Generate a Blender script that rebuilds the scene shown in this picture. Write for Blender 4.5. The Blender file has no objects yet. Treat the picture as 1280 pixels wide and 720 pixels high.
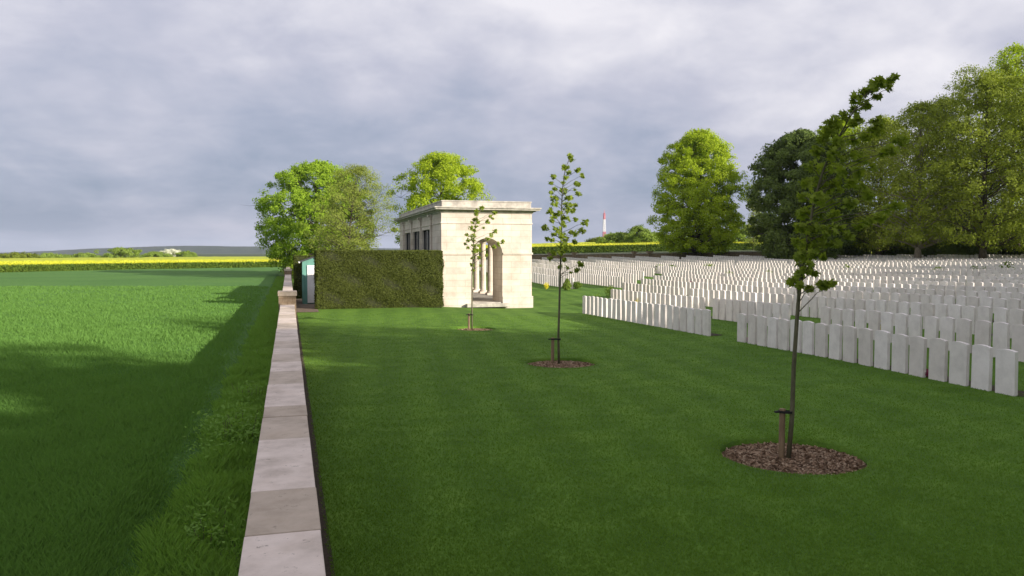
import bpy, math, random
import numpy as np
from mathutils import Vector, Matrix
R = math.radians
C = bpy.context.scene
COL = C.collection
rng = np.random.default_rng(7)
random.seed(7)

# ------------------------------------------------------------------ camera
EYE = 2.6; YAW = 15.9; PITCH = 2.57; FPX = 980.0
cd = bpy.data.cameras.new('camera'); cam = bpy.data.objects.new('camera', cd); COL.objects.link(cam)
cam.location = (0, 0, EYE); cam.rotation_euler = (R(90 - PITCH), 0, R(-YAW))
cd.sensor_width = 36; cd.lens = FPX / 1280 * 36; cd.clip_end = 20000; cd.clip_start = .1
C.camera = cam
# ------------------------------------------------------------------ world, sun, exposure
SUN_EL = 18.0; SX, SY = .69, -.72           # towards the sun
sunvec = Vector((SX * math.cos(R(SUN_EL)), SY * math.cos(R(SUN_EL)), math.sin(R(SUN_EL)))).normalized()
W = bpy.data.worlds.new('World'); C.world = W; W.use_nodes = True
def world():
    nt = W.node_tree; nt.nodes.clear(); N = nt.nodes.new; L = nt.links.new
    out = N('ShaderNodeOutputWorld'); bg = N('ShaderNodeBackground')
    sky = N('ShaderNodeTexSky'); sky.sky_type = 'NISHITA'; sky.sun_disc = False
    sky.sun_elevation = R(SUN_EL); sky.sun_rotation = math.atan2(SX, SY); sky.air_density = 1.2; sky.dust_density = 2
    tc = N('ShaderNodeTexCoord'); sep = N('ShaderNodeSeparateXYZ'); L(tc.outputs['Generated'], sep.inputs[0])
    def M(op, a, b=None, clamp=False):
        m = N('ShaderNodeMath'); m.operation = op; m.use_clamp = clamp
        for i, v in enumerate((a, b)):
            if v is None: continue
            if hasattr(v, 'links'): L(v, m.inputs[i])
            else: m.inputs[i].default_value = v
        return m.outputs[0]
    z = M('MAXIMUM', sep.outputs[2], 0.0)
    den = M('ADD', z, .36)
    cx = M('DIVIDE', sep.outputs[0], den); cy = M('DIVIDE', sep.outputs[1], den)
    cmb = N('ShaderNodeCombineXYZ'); L(cx, cmb.inputs[0]); L(cy, cmb.inputs[1]); cmb.inputs[2].default_value = 5.1
    def noise(scale, detail, rough, dist, vec):
        n = N('ShaderNodeTexNoise'); n.inputs['Scale'].default_value = scale; n.inputs['Detail'].default_value = detail
        n.inputs['Roughness'].default_value = rough; n.inputs['Distortion'].default_value = dist; L(vec, n.inputs['Vector']); return n.outputs[0]
    n1 = noise(1.25, 5, .5, .15, cmb.outputs[0]); n2 = noise(4.6, 7, .55, .2, cmb.outputs[0])
    nn = M('ADD', M('MULTIPLY', n1, .60), M('MULTIPLY', n2, .38))
    # cloud deck thins and brightens overhead, heavier towards the horizon
    el = M('MULTIPLY', M('SUBTRACT', z, .14), 1.35)
    k = M('ADD', nn, M('MAXIMUM', M('MINIMUM', el, .24), -.08))
    cr = N('ShaderNodeValToRGB'); L(k, cr.inputs[0]); e = cr.color_ramp.elements
    e[0].position = .34; e[0].color = (.25, .305, .42, 1)
    e[1].position = .74; e[1].color = (.82, .80, .85, 1)
    a = e.new(.46); a.color = (.37, .405, .525, 1)
    a = e.new(.58); a.color = (.52, .525, .63, 1)
    # paler, slightly pink air just above the horizon
    hz = M('SUBTRACT', 1.0, M('DIVIDE', z, .075), True)
    mx = N('ShaderNodeMix'); mx.data_type = 'RGBA'; L(M('MULTIPLY', hz, .30), mx.inputs[0]); L(cr.outputs[0], mx.inputs[6]); mx.inputs[7].default_value = (.47, .46, .56, 1)
    sc = N('ShaderNodeVectorMath'); sc.operation = 'SCALE'; L(mx.outputs[2], sc.inputs[0]); sc.inputs['Scale'].default_value = 1 / .1
    m2 = N('ShaderNodeMix'); m2.data_type = 'RGBA'; m2.inputs[0].default_value = .93; L(sky.outputs[0], m2.inputs[6]); L(sc.outputs[0], m2.inputs[7])
    zz = N('ShaderNodeMapRange'); zz.interpolation_type = 'SMOOTHSTEP'; L(z, zz.inputs[0]); zz.inputs[1].default_value = .36; zz.inputs[2].default_value = .62; zz.inputs[3].default_value = .70; zz.inputs[4].default_value = .56
    dk = N('ShaderNodeVectorMath'); dk.operation = 'SCALE'; L(m2.outputs[2], dk.inputs[0]); L(zz.outputs[0], dk.inputs['Scale'])   # sky dimmed above the view to lower the ambient light
    L(dk.outputs[0], bg.inputs[0]); bg.inputs[1].default_value = .1; L(bg.outputs[0], out.inputs[0])
world()
sl = bpy.data.lights.new('sun', 'SUN'); sl.energy = 5.0; sl.angle = R(.5); sl.color = (1.0, .91, .78)
so = bpy.data.objects.new('sun', sl); COL.objects.link(so); so.rotation_euler = sunvec.to_track_quat('Z', 'Y').to_euler()
C.view_settings.view_transform = 'Standard'; C.view_settings.look = 'None'; C.view_settings.exposure = .69; C.view_settings.gamma = 1

# ------------------------------------------------------------------ helpers
def P(px, d):
    """point on the map seen in column px at depth d along the view axis"""
    u = (px - 640) / FPX; s, c = math.sin(R(YAW)), math.cos(R(YAW))
    return d * (u * c + s), d * (c - u * s)
def colof(x, y):
    s, c = math.sin(R(YAW)), math.cos(R(YAW)); d = x * s + y * c
    return 640 + FPX * (x * c - y * s) / d, d
def sstep(a, b, x):
    t = np.clip((np.asarray(x, float) - a) / (b - a), 0, 1); return t * t * (3 - 2 * t)
YK = [-50, 0, 15, 24, 33, 46, 60, 75, 90, 100, 115, 150, 200, 400]
YV = [0, 0, .02, -.12, -.27, -.36, -.33, -.05, .32, .50, .85, 1.6, 2.3, 2.8]
def hz(x, y):
    x = np.asarray(x, float); y = np.asarray(y, float)
    zx = .029 * np.clip(x - 8, 0, 70) * sstep(6, 14, x)
    ye = np.interp(y, YK, YV) * sstep(5, 13, x)
    left = -.15 * (1 - sstep(-.12, .12, x))
    return zx + ye + left
def h1(x, y): return float(hz(x, y))

def link(o, parent=None):
    COL.objects.link(o)
    if parent is not None: o.parent = parent
    return o
def mesh_np(name, V, F, mat, parent=None, smooth=False, attr=None, loc=None):
    """V (n,3); F (m,k) equal-sided faces"""
    V = np.asarray(V, np.float32); F = np.asarray(F, np.int32); k = F.shape[1]
    me = bpy.data.meshes.new(name); me.vertices.add(len(V)); me.vertices.foreach_set('co', V.ravel())
    me.loops.add(F.size); me.loops.foreach_set('vertex_index', F.ravel())
    me.polygons.add(len(F)); me.polygons.foreach_set('loop_start', np.arange(0, F.size, k, dtype=np.int32))
    try: me.polygons.foreach_set('loop_total', np.full(len(F), k, np.int32))
    except Exception: pass
    me.polygons.foreach_set('use_smooth', np.full(len(F), smooth, bool))
    if attr is not None:
        a = me.attributes.new('v', 'FLOAT', 'FACE'); a.data.foreach_set('value', np.asarray(attr, np.float32))
    me.update(calc_edges=True); me.validate()
    if mat: me.materials.append(mat)
    o = bpy.data.objects.new(name, me); link(o, parent)
    if loc is not None: o.location = loc
    return o
class MB:
    """collects faces of any size into one mesh"""
    def __init__(s): s.v = []; s.f = []; s.a = []; s.m = []
    def add(s, vs, fs, a=.5, mi=0):
        b = len(s.v); s.v += [tuple(v) for v in vs]; s.f += [tuple(i + b for i in f) for f in fs]; s.a += [a] * len(fs); s.m += [mi] * len(fs)
    def box(s, x0, y0, z0, x1, y1, z1, a=.5, mi=0):
        s.add([(x0,y0,z0),(x1,y0,z0),(x1,y1,z0),(x0,y1,z0),(x0,y0,z1),(x1,y0,z1),(x1,y1,z1),(x0,y1,z1)],
              [(0,3,2,1),(4,5,6,7),(0,1,5,4),(1,2,6,5),(2,3,7,6),(3,0,4,7)], a, mi)
    def tube(s, pts, rad, n=8, a=.5, cap=True):
        pts = [Vector(p) for p in pts]; rings = []; b = len(s.v)
        for i, p in enumerate(pts):
            t = (pts[min(i+1, len(pts)-1)] - pts[max(i-1, 0)]).normalized()
            u = t.cross(Vector((0.3, 1, .1)) if abs(t.y) < .9 else Vector((1, 0, 0))).normalized(); w = t.cross(u)
            r = rad[i] if hasattr(rad, '__len__') else rad
            for k in range(n):
                q = 2*math.pi*k/n; s.v.append(tuple(p + (u*math.cos(q) + w*math.sin(q))*r))
        for i in range(len(pts)-1):
            for k in range(n):
                s.f.append((b+i*n+k, b+i*n+(k+1)%n, b+(i+1)*n+(k+1)%n, b+(i+1)*n+k)); s.a.append(a); s.m.append(0)
        if cap:
            s.f.append(tuple(b+k for k in range(n))[::-1]); s.f.append(tuple(b+(len(pts)-1)*n+k for k in range(n))); s.a += [a, a]; s.m += [0, 0]
    def build(s, name, mat, parent=None, bevel=0, smooth=False, loc=None):
        me = bpy.data.meshes.new(name); me.from_pydata(s.v, [], s.f)
        at = me.attributes.new('v', 'FLOAT', 'FACE'); at.data.foreach_set('value', s.a)
        for m in (mat if isinstance(mat, (list, tuple)) else [mat]): me.materials.append(m)
        me.polygons.foreach_set('material_index', s.m)
        if smooth: me.polygons.foreach_set('use_smooth', [True]*len(s.f))
        me.update(); o = bpy.data.objects.new(name, me); link(o, parent)
        if loc is not None: o.location = loc
        if bevel:
            b = o.modifiers.new('bevel', 'BEVEL'); b.width = bevel; b.segments = 2; b.limit_method = 'ANGLE'; b.angle_limit = R(40)
        return o
def tag(o, label=None, cat=None, group=None, kind=None):
    for k, v in (('label', label), ('category', cat), ('group', group), ('kind', kind)):
        if v: o[k] = v
    return o
def empty(name, loc, rz=0):
    o = bpy.data.objects.new(name, None); o.empty_display_size = .2; link(o); o.location = loc; o.rotation_euler = (0, 0, rz); return o

# ------------------------------------------------------------------ materials
MATS = {}
def newmat(name):
    m = bpy.data.materials.new(name); m.use_nodes = True; nt = m.node_tree; nt.nodes.clear(); MATS[name] = m
    return m, nt, nt.nodes.new, nt.links.new
def ramp(N, L, fac, stops):
    r = N('ShaderNodeValToRGB'); L(fac, r.inputs[0]); e = r.color_ramp.elements
    e[0].position, e[0].color = stops[0][0], (*stops[0][1], 1); e[1].position, e[1].color = stops[-1][0], (*stops[-1][1], 1)
    for p, c in stops[1:-1]: a = e.new(p); a.color = (*c, 1)
    return r.outputs[0]
def nz(N, L, scale, detail=5, rough=.55, vec=None, dist=0):
    n = N('ShaderNodeTexNoise'); n.inputs['Scale'].default_value = scale; n.inputs['Detail'].default_value = detail
    n.inputs['Roughness'].default_value = rough; n.inputs['Distortion'].default_value = dist
    if vec is not None: L(vec, n.inputs['Vector'])
    return n.outputs[0]
def pos(N, L, scale=(1, 1, 1), rot=0):
    g = N('ShaderNodeNewGeometry'); mp = N('ShaderNodeMapping'); mp.inputs['Scale'].default_value = scale; mp.inputs['Rotation'].default_value = (0, 0, rot)
    L(g.outputs['Position'], mp.inputs['Vector']); return mp.outputs[0]
def attrv(N): a = N('ShaderNodeAttribute'); a.attribute_name = 'v'; return a.outputs['Fac']
def mixc(N, L, f, a, b, mode='MIX'):
    m = N('ShaderNodeMix'); m.data_type = 'RGBA'; m.blend_type = mode
    for i, v in ((0, f), (6, a), (7, b)):
        if hasattr(v, 'links'): L(v, m.inputs[i])
        elif i == 0: m.inputs[0].default_value = v
        else: m.inputs[i].default_value = (*v, 1)
    return m.outputs[2]
def finish(N, L, col, rough=.9, bump=None, bs=.3, bd=.02, spec=.3, disp=None):
    p = N('ShaderNodeBsdfPrincipled'); o = N('ShaderNodeOutputMaterial')
    if hasattr(col, 'links'): L(col, p.inputs['Base Color'])
    else: p.inputs['Base Color'].default_value = (*col, 1)
    p.inputs['Roughness'].default_value = rough; p.inputs['Specular IOR Level'].default_value = spec
    if bump is not None:
        b = N('ShaderNodeBump'); b.inputs['Strength'].default_value = bs; b.inputs['Distance'].default_value = bd; L(bump, b.inputs['Height']); L(b.outputs[0], p.inputs['Normal'])
    L(p.outputs[0], o.inputs[0])
def simple(name, stops, scale=3, detail=6, rough=.9, bs=.3, bd=.02, bscale=None, vec=(1, 1, 1), spec=.3, attr=0):
    m, nt, N, L = newmat(name); v = pos(N, L, vec); f = nz(N, L, scale, detail, .6, v)
    if attr:
        a = attrv(N); mm = N('ShaderNodeMath'); mm.operation = 'MULTIPLY_ADD'; L(a, mm.inputs[0]); mm.inputs[1].default_value = attr
        m3 = N('ShaderNodeMath'); m3.operation = 'SUBTRACT'; L(f, m3.inputs[0]); m3.inputs[1].default_value = attr / 2; L(m3.outputs[0], mm.inputs[2]); f2 = mm.outputs[0]
    else: f2 = f
    col = ramp(N, L, f2, stops); b = nz(N, L, bscale or scale * 5, 6, .6, v)
    finish(N, L, col, rough, b, bs, bd, spec); return m
def leafmat(name, dark, mid, light, trans=.35, blotch=.35, bscale=.6, tmul=1.0):
    m, nt, N, L = newmat(name)
    a = attrv(N); v = pos(N, L); n = nz(N, L, bscale, 3, .6, v)
    s = N('ShaderNodeMath'); s.operation = 'MULTIPLY_ADD'; L(n, s.inputs[0]); s.inputs[1].default_value = blotch
    s2 = N('ShaderNodeMath'); s2.operation = 'MULTIPLY_ADD'; L(a, s2.inputs[0]); s2.inputs[1].default_value = 1 - blotch; L(s.outputs[0], s2.inputs[2])
    col = ramp(N, L, s2.outputs[0], [(.1, dark), (.5, mid), (.9, light)])
    d = N('ShaderNodeBsdfPrincipled'); L(col, d.inputs['Base Color']); d.inputs['Roughness'].default_value = .7; d.inputs['Specular IOR Level'].default_value = .12
    t = N('ShaderNodeBsdfTranslucent'); tc = mixc(N, L, 1.0, col, (1.15 * tmul, 1.2 * tmul, .5 * tmul), 'MULTIPLY'); L(tc, t.inputs['Color'])
    mx = N('ShaderNodeMixShader'); mx.inputs[0].default_value = trans; L(d.outputs[0], mx.inputs[1]); L(t.outputs[0], mx.inputs[2])
    o = N('ShaderNodeOutputMaterial'); L(mx.outputs[0], o.inputs[0]); return m

def lawn_material():
    m, nt, N, L = newmat('lawn_grass_ground')
    v = pos(N, L); big = nz(N, L, .22, 4, .6, v); v2 = pos(N, L, (.8, 1.0, 1)); med = nz(N, L, 1.8, 5, .65, v2); fine = nz(N, L, 28, 4, .7, v)
    c = ramp(N, L, med, [(.3, (.064, .142, .018)), (.5, (.090, .186, .025)), (.72, (.122, .226, .034))])
    c = mixc(N, L, .55, c, ramp(N, L, big, [(.3, (.68, .74, .75)), (.7, (1.28, 1.2, 1.1))]), 'MULTIPLY')
    c = mixc(N, L, .5, c, ramp(N, L, fine, [(.3, (.55, .6, .55)), (.7, (1.45, 1.35, 1.3))]), 'MULTIPLY')
    vw = pos(N, L, (1, 1, 1), R(7)); wv = N('ShaderNodeTexWave'); wv.inputs['Scale'].default_value = .28; wv.inputs['Distortion'].default_value = 1.2; wv.inputs['Detail'].default_value = 2; L(vw, wv.inputs['Vector'])
    c = mixc(N, L, .8, c, ramp(N, L, wv.outputs['Fac'], [(.2, (.90, .91, .9)), (.8, (1.12, 1.09, 1.08))]), 'MULTIPLY')
    finish(N, L, c, .95, fine, .6, .02, .15); return m
M_LAWN = lawn_material()
def field_material():
    m, nt, N, L = newmat('young_wheat_canopy')
    v = pos(N, L); big = nz(N, L, .09, 5, .6, v); v2 = pos(N, L, (7.5, .6, 1), R(2)); row = nz(N, L, 1, 3, .6, v2); fine = nz(N, L, 14, 5, .75, v)
    c = ramp(N, L, fine, [(.28, (.042, .115, .026)), (.5, (.088, .195, .046)), (.75, (.140, .28, .068))])
    c = mixc(N, L, .6, c, ramp(N, L, big, [(.3, (.72, .8, .8)), (.7, (1.25, 1.15, 1.1))]), 'MULTIPLY')
    c = mixc(N, L, .45, c, ramp(N, L, row, [(.3, (.72, .75, .7)), (.7, (1.2, 1.2, 1.2))]), 'MULTIPLY')
    finish(N, L, c, .95, fine, .7, .06, .15); return m
M_FIELD = field_material()
M_EARTH = simple('rough_ground', [(.3, (.030, .050, .015)), (.55, (.05, .075, .022)), (.75, (.075, .07, .035))], 1.2, 6, .95, .6, .04)
M_VERGE = simple('verge_soil_and_grass', [(.3, (.05, .09, .016)), (.55, (.085, .16, .028)), (.8, (.13, .18, .045))], 5, 6, .95, .7, .05)
M_SOIL = simple('dark_soil', [(.3, (.035, .026, .018)), (.6, (.07, .052, .036)), (.8, (.11, .085, .06))], 25, 6, .95, .8, .02)
M_GRAVEL = simple('brown_gravel', [(.3, (.10, .075, .055)), (.7, (.22, .17, .13))], 40, 5, .95, .6, .02)
M_RAPE = simple('rapeseed_flowers_mass', [(.3, (.22, .33, .03)), (.5, (.42, .47, .03)), (.7, (.58, .60, .05))], 1.4, 6, .9, .6, .2, vec=(.6, .6, 1))
M_RAPEG = simple('rapeseed_stems_mass', [(.3, (.04, .085, .025)), (.6, (.08, .15, .045)), (.8, (.14, .2, .06))], 1.5, 6, .95, .6, .2, vec=(1, 1, .4))
M_HILL = simple('far_woodland_hill', [(.3, (.015, .028, .018)), (.5, (.025, .04, .022)), (.7, (.045, .06, .03))], .02, 6, 1, .3, 2)

def stone_material(name, stops, scale, streak=.25, bs=.25, tint=(.55, .42, .3), var=.0, joints=None, pits=False):
    m, nt, N, L = newmat(name); v = pos(N, L)
    f = nz(N, L, scale, 8, .62, v); c = ramp(N, L, f, stops)
    vs = pos(N, L, (2.2, 2.2, .22)); s = nz(N, L, 1.0, 5, .6, vs)
    c = mixc(N, L, ramp(N, L, s, [(.52, (0, 0, 0)), (.75, (streak,) * 3)]), c, tint)
    if var:
        a = attrv(N); c = mixc(N, L, var, c, ramp(N, L, a, [(0, (.75, .69, .60)), (.45, (.92, .87, .80)), (1, (1.16, 1.11, 1.09))]), 'MULTIPLY')
    fine = nz(N, L, scale * 14, 6, .7, v); bump = fine
    if pits:
        vo = N('ShaderNodeTexNoise'); vo.inputs['Scale'].default_value = 9; vo.inputs['Detail'].default_value = 8; vo.inputs['Roughness'].default_value = .75; L(v, vo.inputs['Vector'])
        pm = ramp(N, L, vo.outputs[0], [(.355, (.75, .75, .75)), (.405, (0, 0, 0))]); c = mixc(N, L, pm, c, (.22, .19, .16))
    if joints:
        # running courses of ashlar: joint lines from wrapped world coordinates
        bw, bh = joints; g = N('ShaderNodeNewGeometry'); sp = N('ShaderNodeSeparateXYZ'); L(g.outputs['Position'], sp.inputs[0])
        ad = N('ShaderNodeMath'); ad.operation = 'ADD'; L(sp.outputs[0], ad.inputs[0]); L(sp.outputs[1], ad.inputs[1])
        cb = N('ShaderNodeCombineXYZ'); L(ad.outputs[0], cb.inputs[0]); L(sp.outputs[2], cb.inputs[1])
        br = N('ShaderNodeTexBrick'); L(cb.outputs[0], br.inputs['Vector']); br.inputs['Scale'].default_value = 1; br.inputs['Brick Width'].default_value = bw; br.inputs['Row Height'].default_value = bh
        br.inputs['Mortar Size'].default_value = .006; br.inputs['Mortar Smooth'].default_value = .2; br.inputs['Bias'].default_value = 0
        br.inputs['Color1'].default_value = (.90, .89, .88, 1); br.inputs['Color2'].default_value = (1.06, 1.04, 1.02, 1); br.inputs['Mortar'].default_value = (.66, .58, .50, 1)
        c = mixc(N, L, 1.0, c, br.outputs['Color'], 'MULTIPLY')
    finish(N, L, c, .88, bump, bs, .01, .25); return m
M_COPE = stone_material('weathered_coping_stone', [(.3, (.42, .375, .335)), (.5, (.56, .505, .465)), (.7, (.66, .60, .56))], 3.2, .15, .35, var=.95, pits=True)
M_BRICK = stone_material('wall_stone_brown', [(.3, (.14, .105, .07)), (.6, (.26, .20, .14)), (.8, (.36, .29, .21))], 5, .3, .5, joints=(.3, .12))
M_SHELT = stone_material('shelter_limestone', [(.3, (.47, .415, .355)), (.5, (.59, .535, .475)), (.7, (.67, .62, .56))], 1.3, .28, .2, tint=(.45, .36, .25), joints=(.95, .31))
M_SHELTD = stone_material('shelter_cornice_limestone', [(.3, (.30, .28, .25)), (.5, (.46, .43, .38)), (.7, (.60, .56, .50))], 3, .6, .3, tint=(.2, .18, .15))
M_HEAD = stone_material('portland_headstone', [(.3, (.68, .64, .62)), (.55, (.80, .755, .73)), (.75, (.85, .81, .785))], 4, .22, .12, tint=(.46, .42, .38))
def vary_head():
    nt = M_HEAD.node_tree; N = nt.nodes.new; L = nt.links.new
    pr = [n for n in nt.nodes if n.type == 'BSDF_PRINCIPLED'][0]; src = pr.inputs['Base Color'].links[0].from_socket
    oi = N('ShaderNodeObjectInfo'); c = mixc(N, L, .8, src, ramp(N, L, oi.outputs['Random'], [(0, (.86, .84, .82)), (.6, (1, 1, 1)), (1, (1.06, 1.06, 1.08))]), 'MULTIPLY')
    L(c, pr.inputs['Base Color'])
vary_head()
M_DARKROOM = simple('dark_interior_shade', [(.3, (.02, .022, .028)), (.7, (.045, .05, .06))], 2, 3, .15, .05, .01, spec=.5)  # near-black colour stands in for shade inside the shelter openings
M_TEAL = simple('painted_green_boards', [(.3, (.10, .25, .21)), (.7, (.15, .33, .28))], 3, 5, .6, .2, .01, vec=(6, 6, .6))
M_WHITE = simple('white_painted_door', [(.3, (.66, .65, .66)), (.7, (.80, .79, .80))], 3, 4, .5, .1, .005)
M_FELT = simple('roof_felt', [(.3, (.04, .04, .045)), (.7, (.08, .08, .085))], 20, 4, .9, .4, .01)
M_BARK = simple('bark', [(.3, (.045, .036, .026)), (.6, (.095, .08, .06)), (.8, (.16, .14, .11))], 6, 6, .95, .9, .04, vec=(3, 3, .7))
M_PALEBARK = simple('pale_bark', [(.3, (.16, .13, .10)), (.6, (.30, .26, .21)), (.8, (.40, .36, .30))], 6, 6, .95, .9, .04, vec=(3, 3, .7))
M_SBARK = simple('young_bark', [(.3, (.075, .075, .040)), (.6, (.14, .13, .08)), (.8, (.20, .18, .12))], 12, 5, .85, .6, .01, vec=(2, 2, .5))
M_STAKE = simple('timber_stake', [(.3, (.17, .115, .07)), (.7, (.33, .24, .15))], 5, 6, .9, .6, .01, vec=(8, 8, .8))
M_RUBBER = simple('black_rubber', [(.3, (.012, .012, .012)), (.7, (.03, .03, .03))], 8, 3, .7, .2, .005)
M_IRON = simple('dark_iron', [(.3, (.02, .02, .022)), (.7, (.045, .045, .05))], 8, 4, .6, .2, .005)
M_CHIP = simple('bark_chip_mulch', [(.3, (.17, .105, .062)), (.55, (.36, .24, .155)), (.8, (.56, .43, .31))], 30, 6, .95, .8, .03, attr=.5)
M_RED = simple('mast_red_hazed', [(.3, (.50, .17, .20)), (.7, (.58, .22, .25))], 1, 3, .6, .1, .01)  # red paint paled in the colour for distance haze
M_MWHITE = simple('mast_white_paint', [(.3, (.7, .7, .72)), (.7, (.8, .8, .8))], 1, 3, .6, .1, .01)
ML = dict(
  lime=leafmat('lime_leaves', (.10, .17, .010), (.22, .33, .016), (.36, .46, .03), .42, .35, .35),
  fresh=leafmat('fresh_maple_leaves', (.075, .15, .012), (.16, .29, .02), (.27, .40, .035), .38, .4, .5),
  wispy=leafmat('thin_new_leaves', (.11, .14, .02), (.18, .23, .04), (.27, .32, .07), .4, .4, .5),
  chest=leafmat('chestnut_leaves', (.030, .06, .010), (.060, .105, .018), (.12, .17, .04), .22, .35, .6),
  poplar=leafmat('poplar_leaves', (.085, .120, .014), (.150, .200, .022), (.26, .315, .042), .35, .45, .3),
  wood=leafmat('woodland_leaves', (.06, .085, .01), (.10, .14, .018), (.15, .19, .025), .25, .4, .4),
  sap=leafmat('sapling_leaves', (.10, .165, .016), (.17, .245, .028), (.26, .33, .05), .45, .2, 3),
  hedge=leafmat('clipped_hedge_leaves', (.028, .048, .010), (.054, .082, .016), (.095, .115, .025), .15, .55, 1.4),
  bush=leafmat('bush_leaves', (.05, .11, .02), (.11, .19, .03), (.2, .28, .05), .3, .4, .3),
  blossom=leafmat('white_blossom', (.3, .34, .22), (.5, .52, .42), (.65, .66, .6), .3, .4, .3),
  plant=leafmat('border_plant_leaves', (.03, .07, .014), (.07, .14, .02), (.14, .21, .03), .3, .3, 3),
  yflow=leafmat('yellow_flowers', (.25, .25, .01), (.6, .5, .02), (.8, .7, .03), .2, .3, 3),
  rapefl=leafmat('rapeseed_flower_heads', (.24, .34, .03), (.44, .48, .03), (.58, .58, .05), .2, .3, .3),
  pflow=leafmat('purple_red_flowers', (.06, .01, .02), (.2, .03, .07), (.35, .08, .16), .2, .3, 3),
  blade=leafmat('lawn_blades', (.066, .147, .018), (.098, .202, .028), (.142, .255, .042), .4, .5, .5),
  wheat=leafmat('wheat_blades', (.028, .098, .020), (.075, .182, .040), (.135, .265, .060), .36, .35, .35),
  rough=leafmat('rough_verge_grass', (.060, .165, .022), (.115, .27, .04), (.20, .36, .07), .35, .55, 1.3),
)

# ------------------------------------------------------------------ terrain
def axis(breaks):
    out = []
    for a, b, n in breaks: out += list(np.linspace(a, b, n, endpoint=False))
    return np.array(out + [breaks[-1][1]])
def sheet(name, xs, ys, mat, off=0., keep=None, fn=None, label=None):
    X, Y = np.meshgrid(xs, ys); Z = (fn or hz)(X, Y) + off
    V = np.stack([X.ravel(), Y.ravel(), Z.ravel()], 1); nx = len(xs); ny = len(ys)
    i = np.arange(ny - 1)[:, None] * nx + np.arange(nx - 1)[None]
    F = np.stack([i, i + 1, i + nx + 1, i + nx], -1).reshape(-1, 4)
    if keep is not None:
        cx = V[F, 0].mean(1); cy = V[F, 1].mean(1); F = F[keep(cx, cy)]
    o = mesh_np(name, V, F, mat, smooth=True); o['kind'] = 'structure'; return o
xs = axis([(-6000, -400, 14), (-400, -40, 18), (-40, -1, 20), (-1, -.12, 3), (-.12, .12, 2), (.12, 1, 3), (1, 110, 90), (110, 500, 20), (500, 6000, 14)])
ys = axis([(-600, -20, 12), (-20, 130, 100), (130, 500, 36), (500, 7000, 16)])
sheet('ground', xs, ys, M_EARTH, -.13)
# mulch circles cut out of the lawn (three round openings)
HOLES = []
def ground_at(px, py):
    """where the sight line through a photo point meets the ground"""
    dy = py - 316
    d = FPX * EYE / dy
    for _ in range(12):
        x, y = P(px, d); d = FPX * (EYE - h1(x, y)) / dy
    return P(px, d)
T1 = ground_at(989, 572); T2 = ground_at(699, 453); T3 = ground_at(590, 411)
H1, H2, H3 = ground_at(994, 571), ground_at(702, 454), ground_at(594, 411)
for (c, r) in ((H1, .90), (H2, .84), (H3, .70)): HOLES.append((c[0], c[1], r))
lx = axis([(.305, 14, 60), (14, 100, 100)]); ly = axis([(-20, 2, 6), (2, 45, 100), (45, 112, 70)])
def lawn():
    """lawn sheet with real round openings"""
    X, Y = np.meshgrid(lx, ly); Z = hz(X, Y)
    V = np.stack([X.ravel(), Y.ravel(), Z.ravel()], 1); nx = len(lx); ny = len(ly)
    i = np.arange(ny - 1)[:, None] * nx + np.arange(nx - 1)[None]
    F = np.stack([i, i + 1, i + nx + 1, i + nx], -1).reshape(-1, 4).tolist(); V = V.tolist()
    cells = []; keep = []
    for f in F:
        x0, y0 = V[f[0]][:2]; x1, y1 = V[f[2]][:2]
        hit = [k for k, (hx, hy, r) in enumerate(HOLES) if x1 > hx - r - .02 and x0 < hx + r + .02 and y1 > hy - r - .02 and y0 < hy + r + .02]
        if hit: cells.append((hit[0], x0, y0, x1, y1))
        else: keep.append(f)
    # for each opening: rectangular block of removed cells, refilled by a ring between the circle and the block outline
    for k, (hx, hy, r) in enumerate(HOLES):
        cc = [c for c in cells if c[0] == k]
        x0 = min(c[1] for c in cc); y0 = min(c[2] for c in cc); x1 = max(c[3] for c in cc); y1 = max(c[4] for c in cc)
        n = 96; b = len(V)
        wob = lambda q: r * (1 + .012 * math.sin(3 * q + k) + .01 * math.sin(11 * q) + .007 * math.sin(23 * q + 2))
        for j in range(n):
            q = 2 * math.pi * j / n; x = hx + wob(q) * math.cos(q); y = hy + wob(q) * math.sin(q)
            V.append([x, y, h1(x, y)])
            dx, dy = math.cos(q), math.sin(q)
            t = min((x1 - hx) / dx if dx > 1e-6 else 1e9, (x0 - hx) / dx if dx < -1e-6 else 1e9, (y1 - hy) / dy if dy > 1e-6 else 1e9, (y0 - hy) / dy if dy < -1e-6 else 1e9)
            V.append([hx + dx * t, hy + dy * t, h1(hx + dx * t, hy + dy * t) - .001])
            V.append([x, y, h1(x, y) - .12])
        for j in range(n):
            a = b + 3 * j; c = b + 3 * ((j + 1) % n)
            keep.append([a, a + 1, c + 1, c]); keep.append([c, c + 2, a + 2, a])
        # corners
        for (qx, qy) in ((x0, y0), (x1, y0), (x1, y1), (x0, y1)):
            ang = math.atan2(qy - hy, qx - hx) % (2 * math.pi); j = int(ang / (2 * math.pi) * n) % n
            p = len(V); V.append([qx, qy, h1(qx, qy) - .001]); keep.append([b + 3 * j + 1, p, b + 3 * ((j + 1) % n) + 1])
    me = bpy.data.meshes.new('lawn'); me.from_pydata(V, [], keep); me.materials.append(M_LAWN)
    o = bpy.data.objects.new('lawn', me); link(o); o['kind'] = 'structure'
    for p in me.polygons: p.use_smooth = True
lawn()
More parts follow.
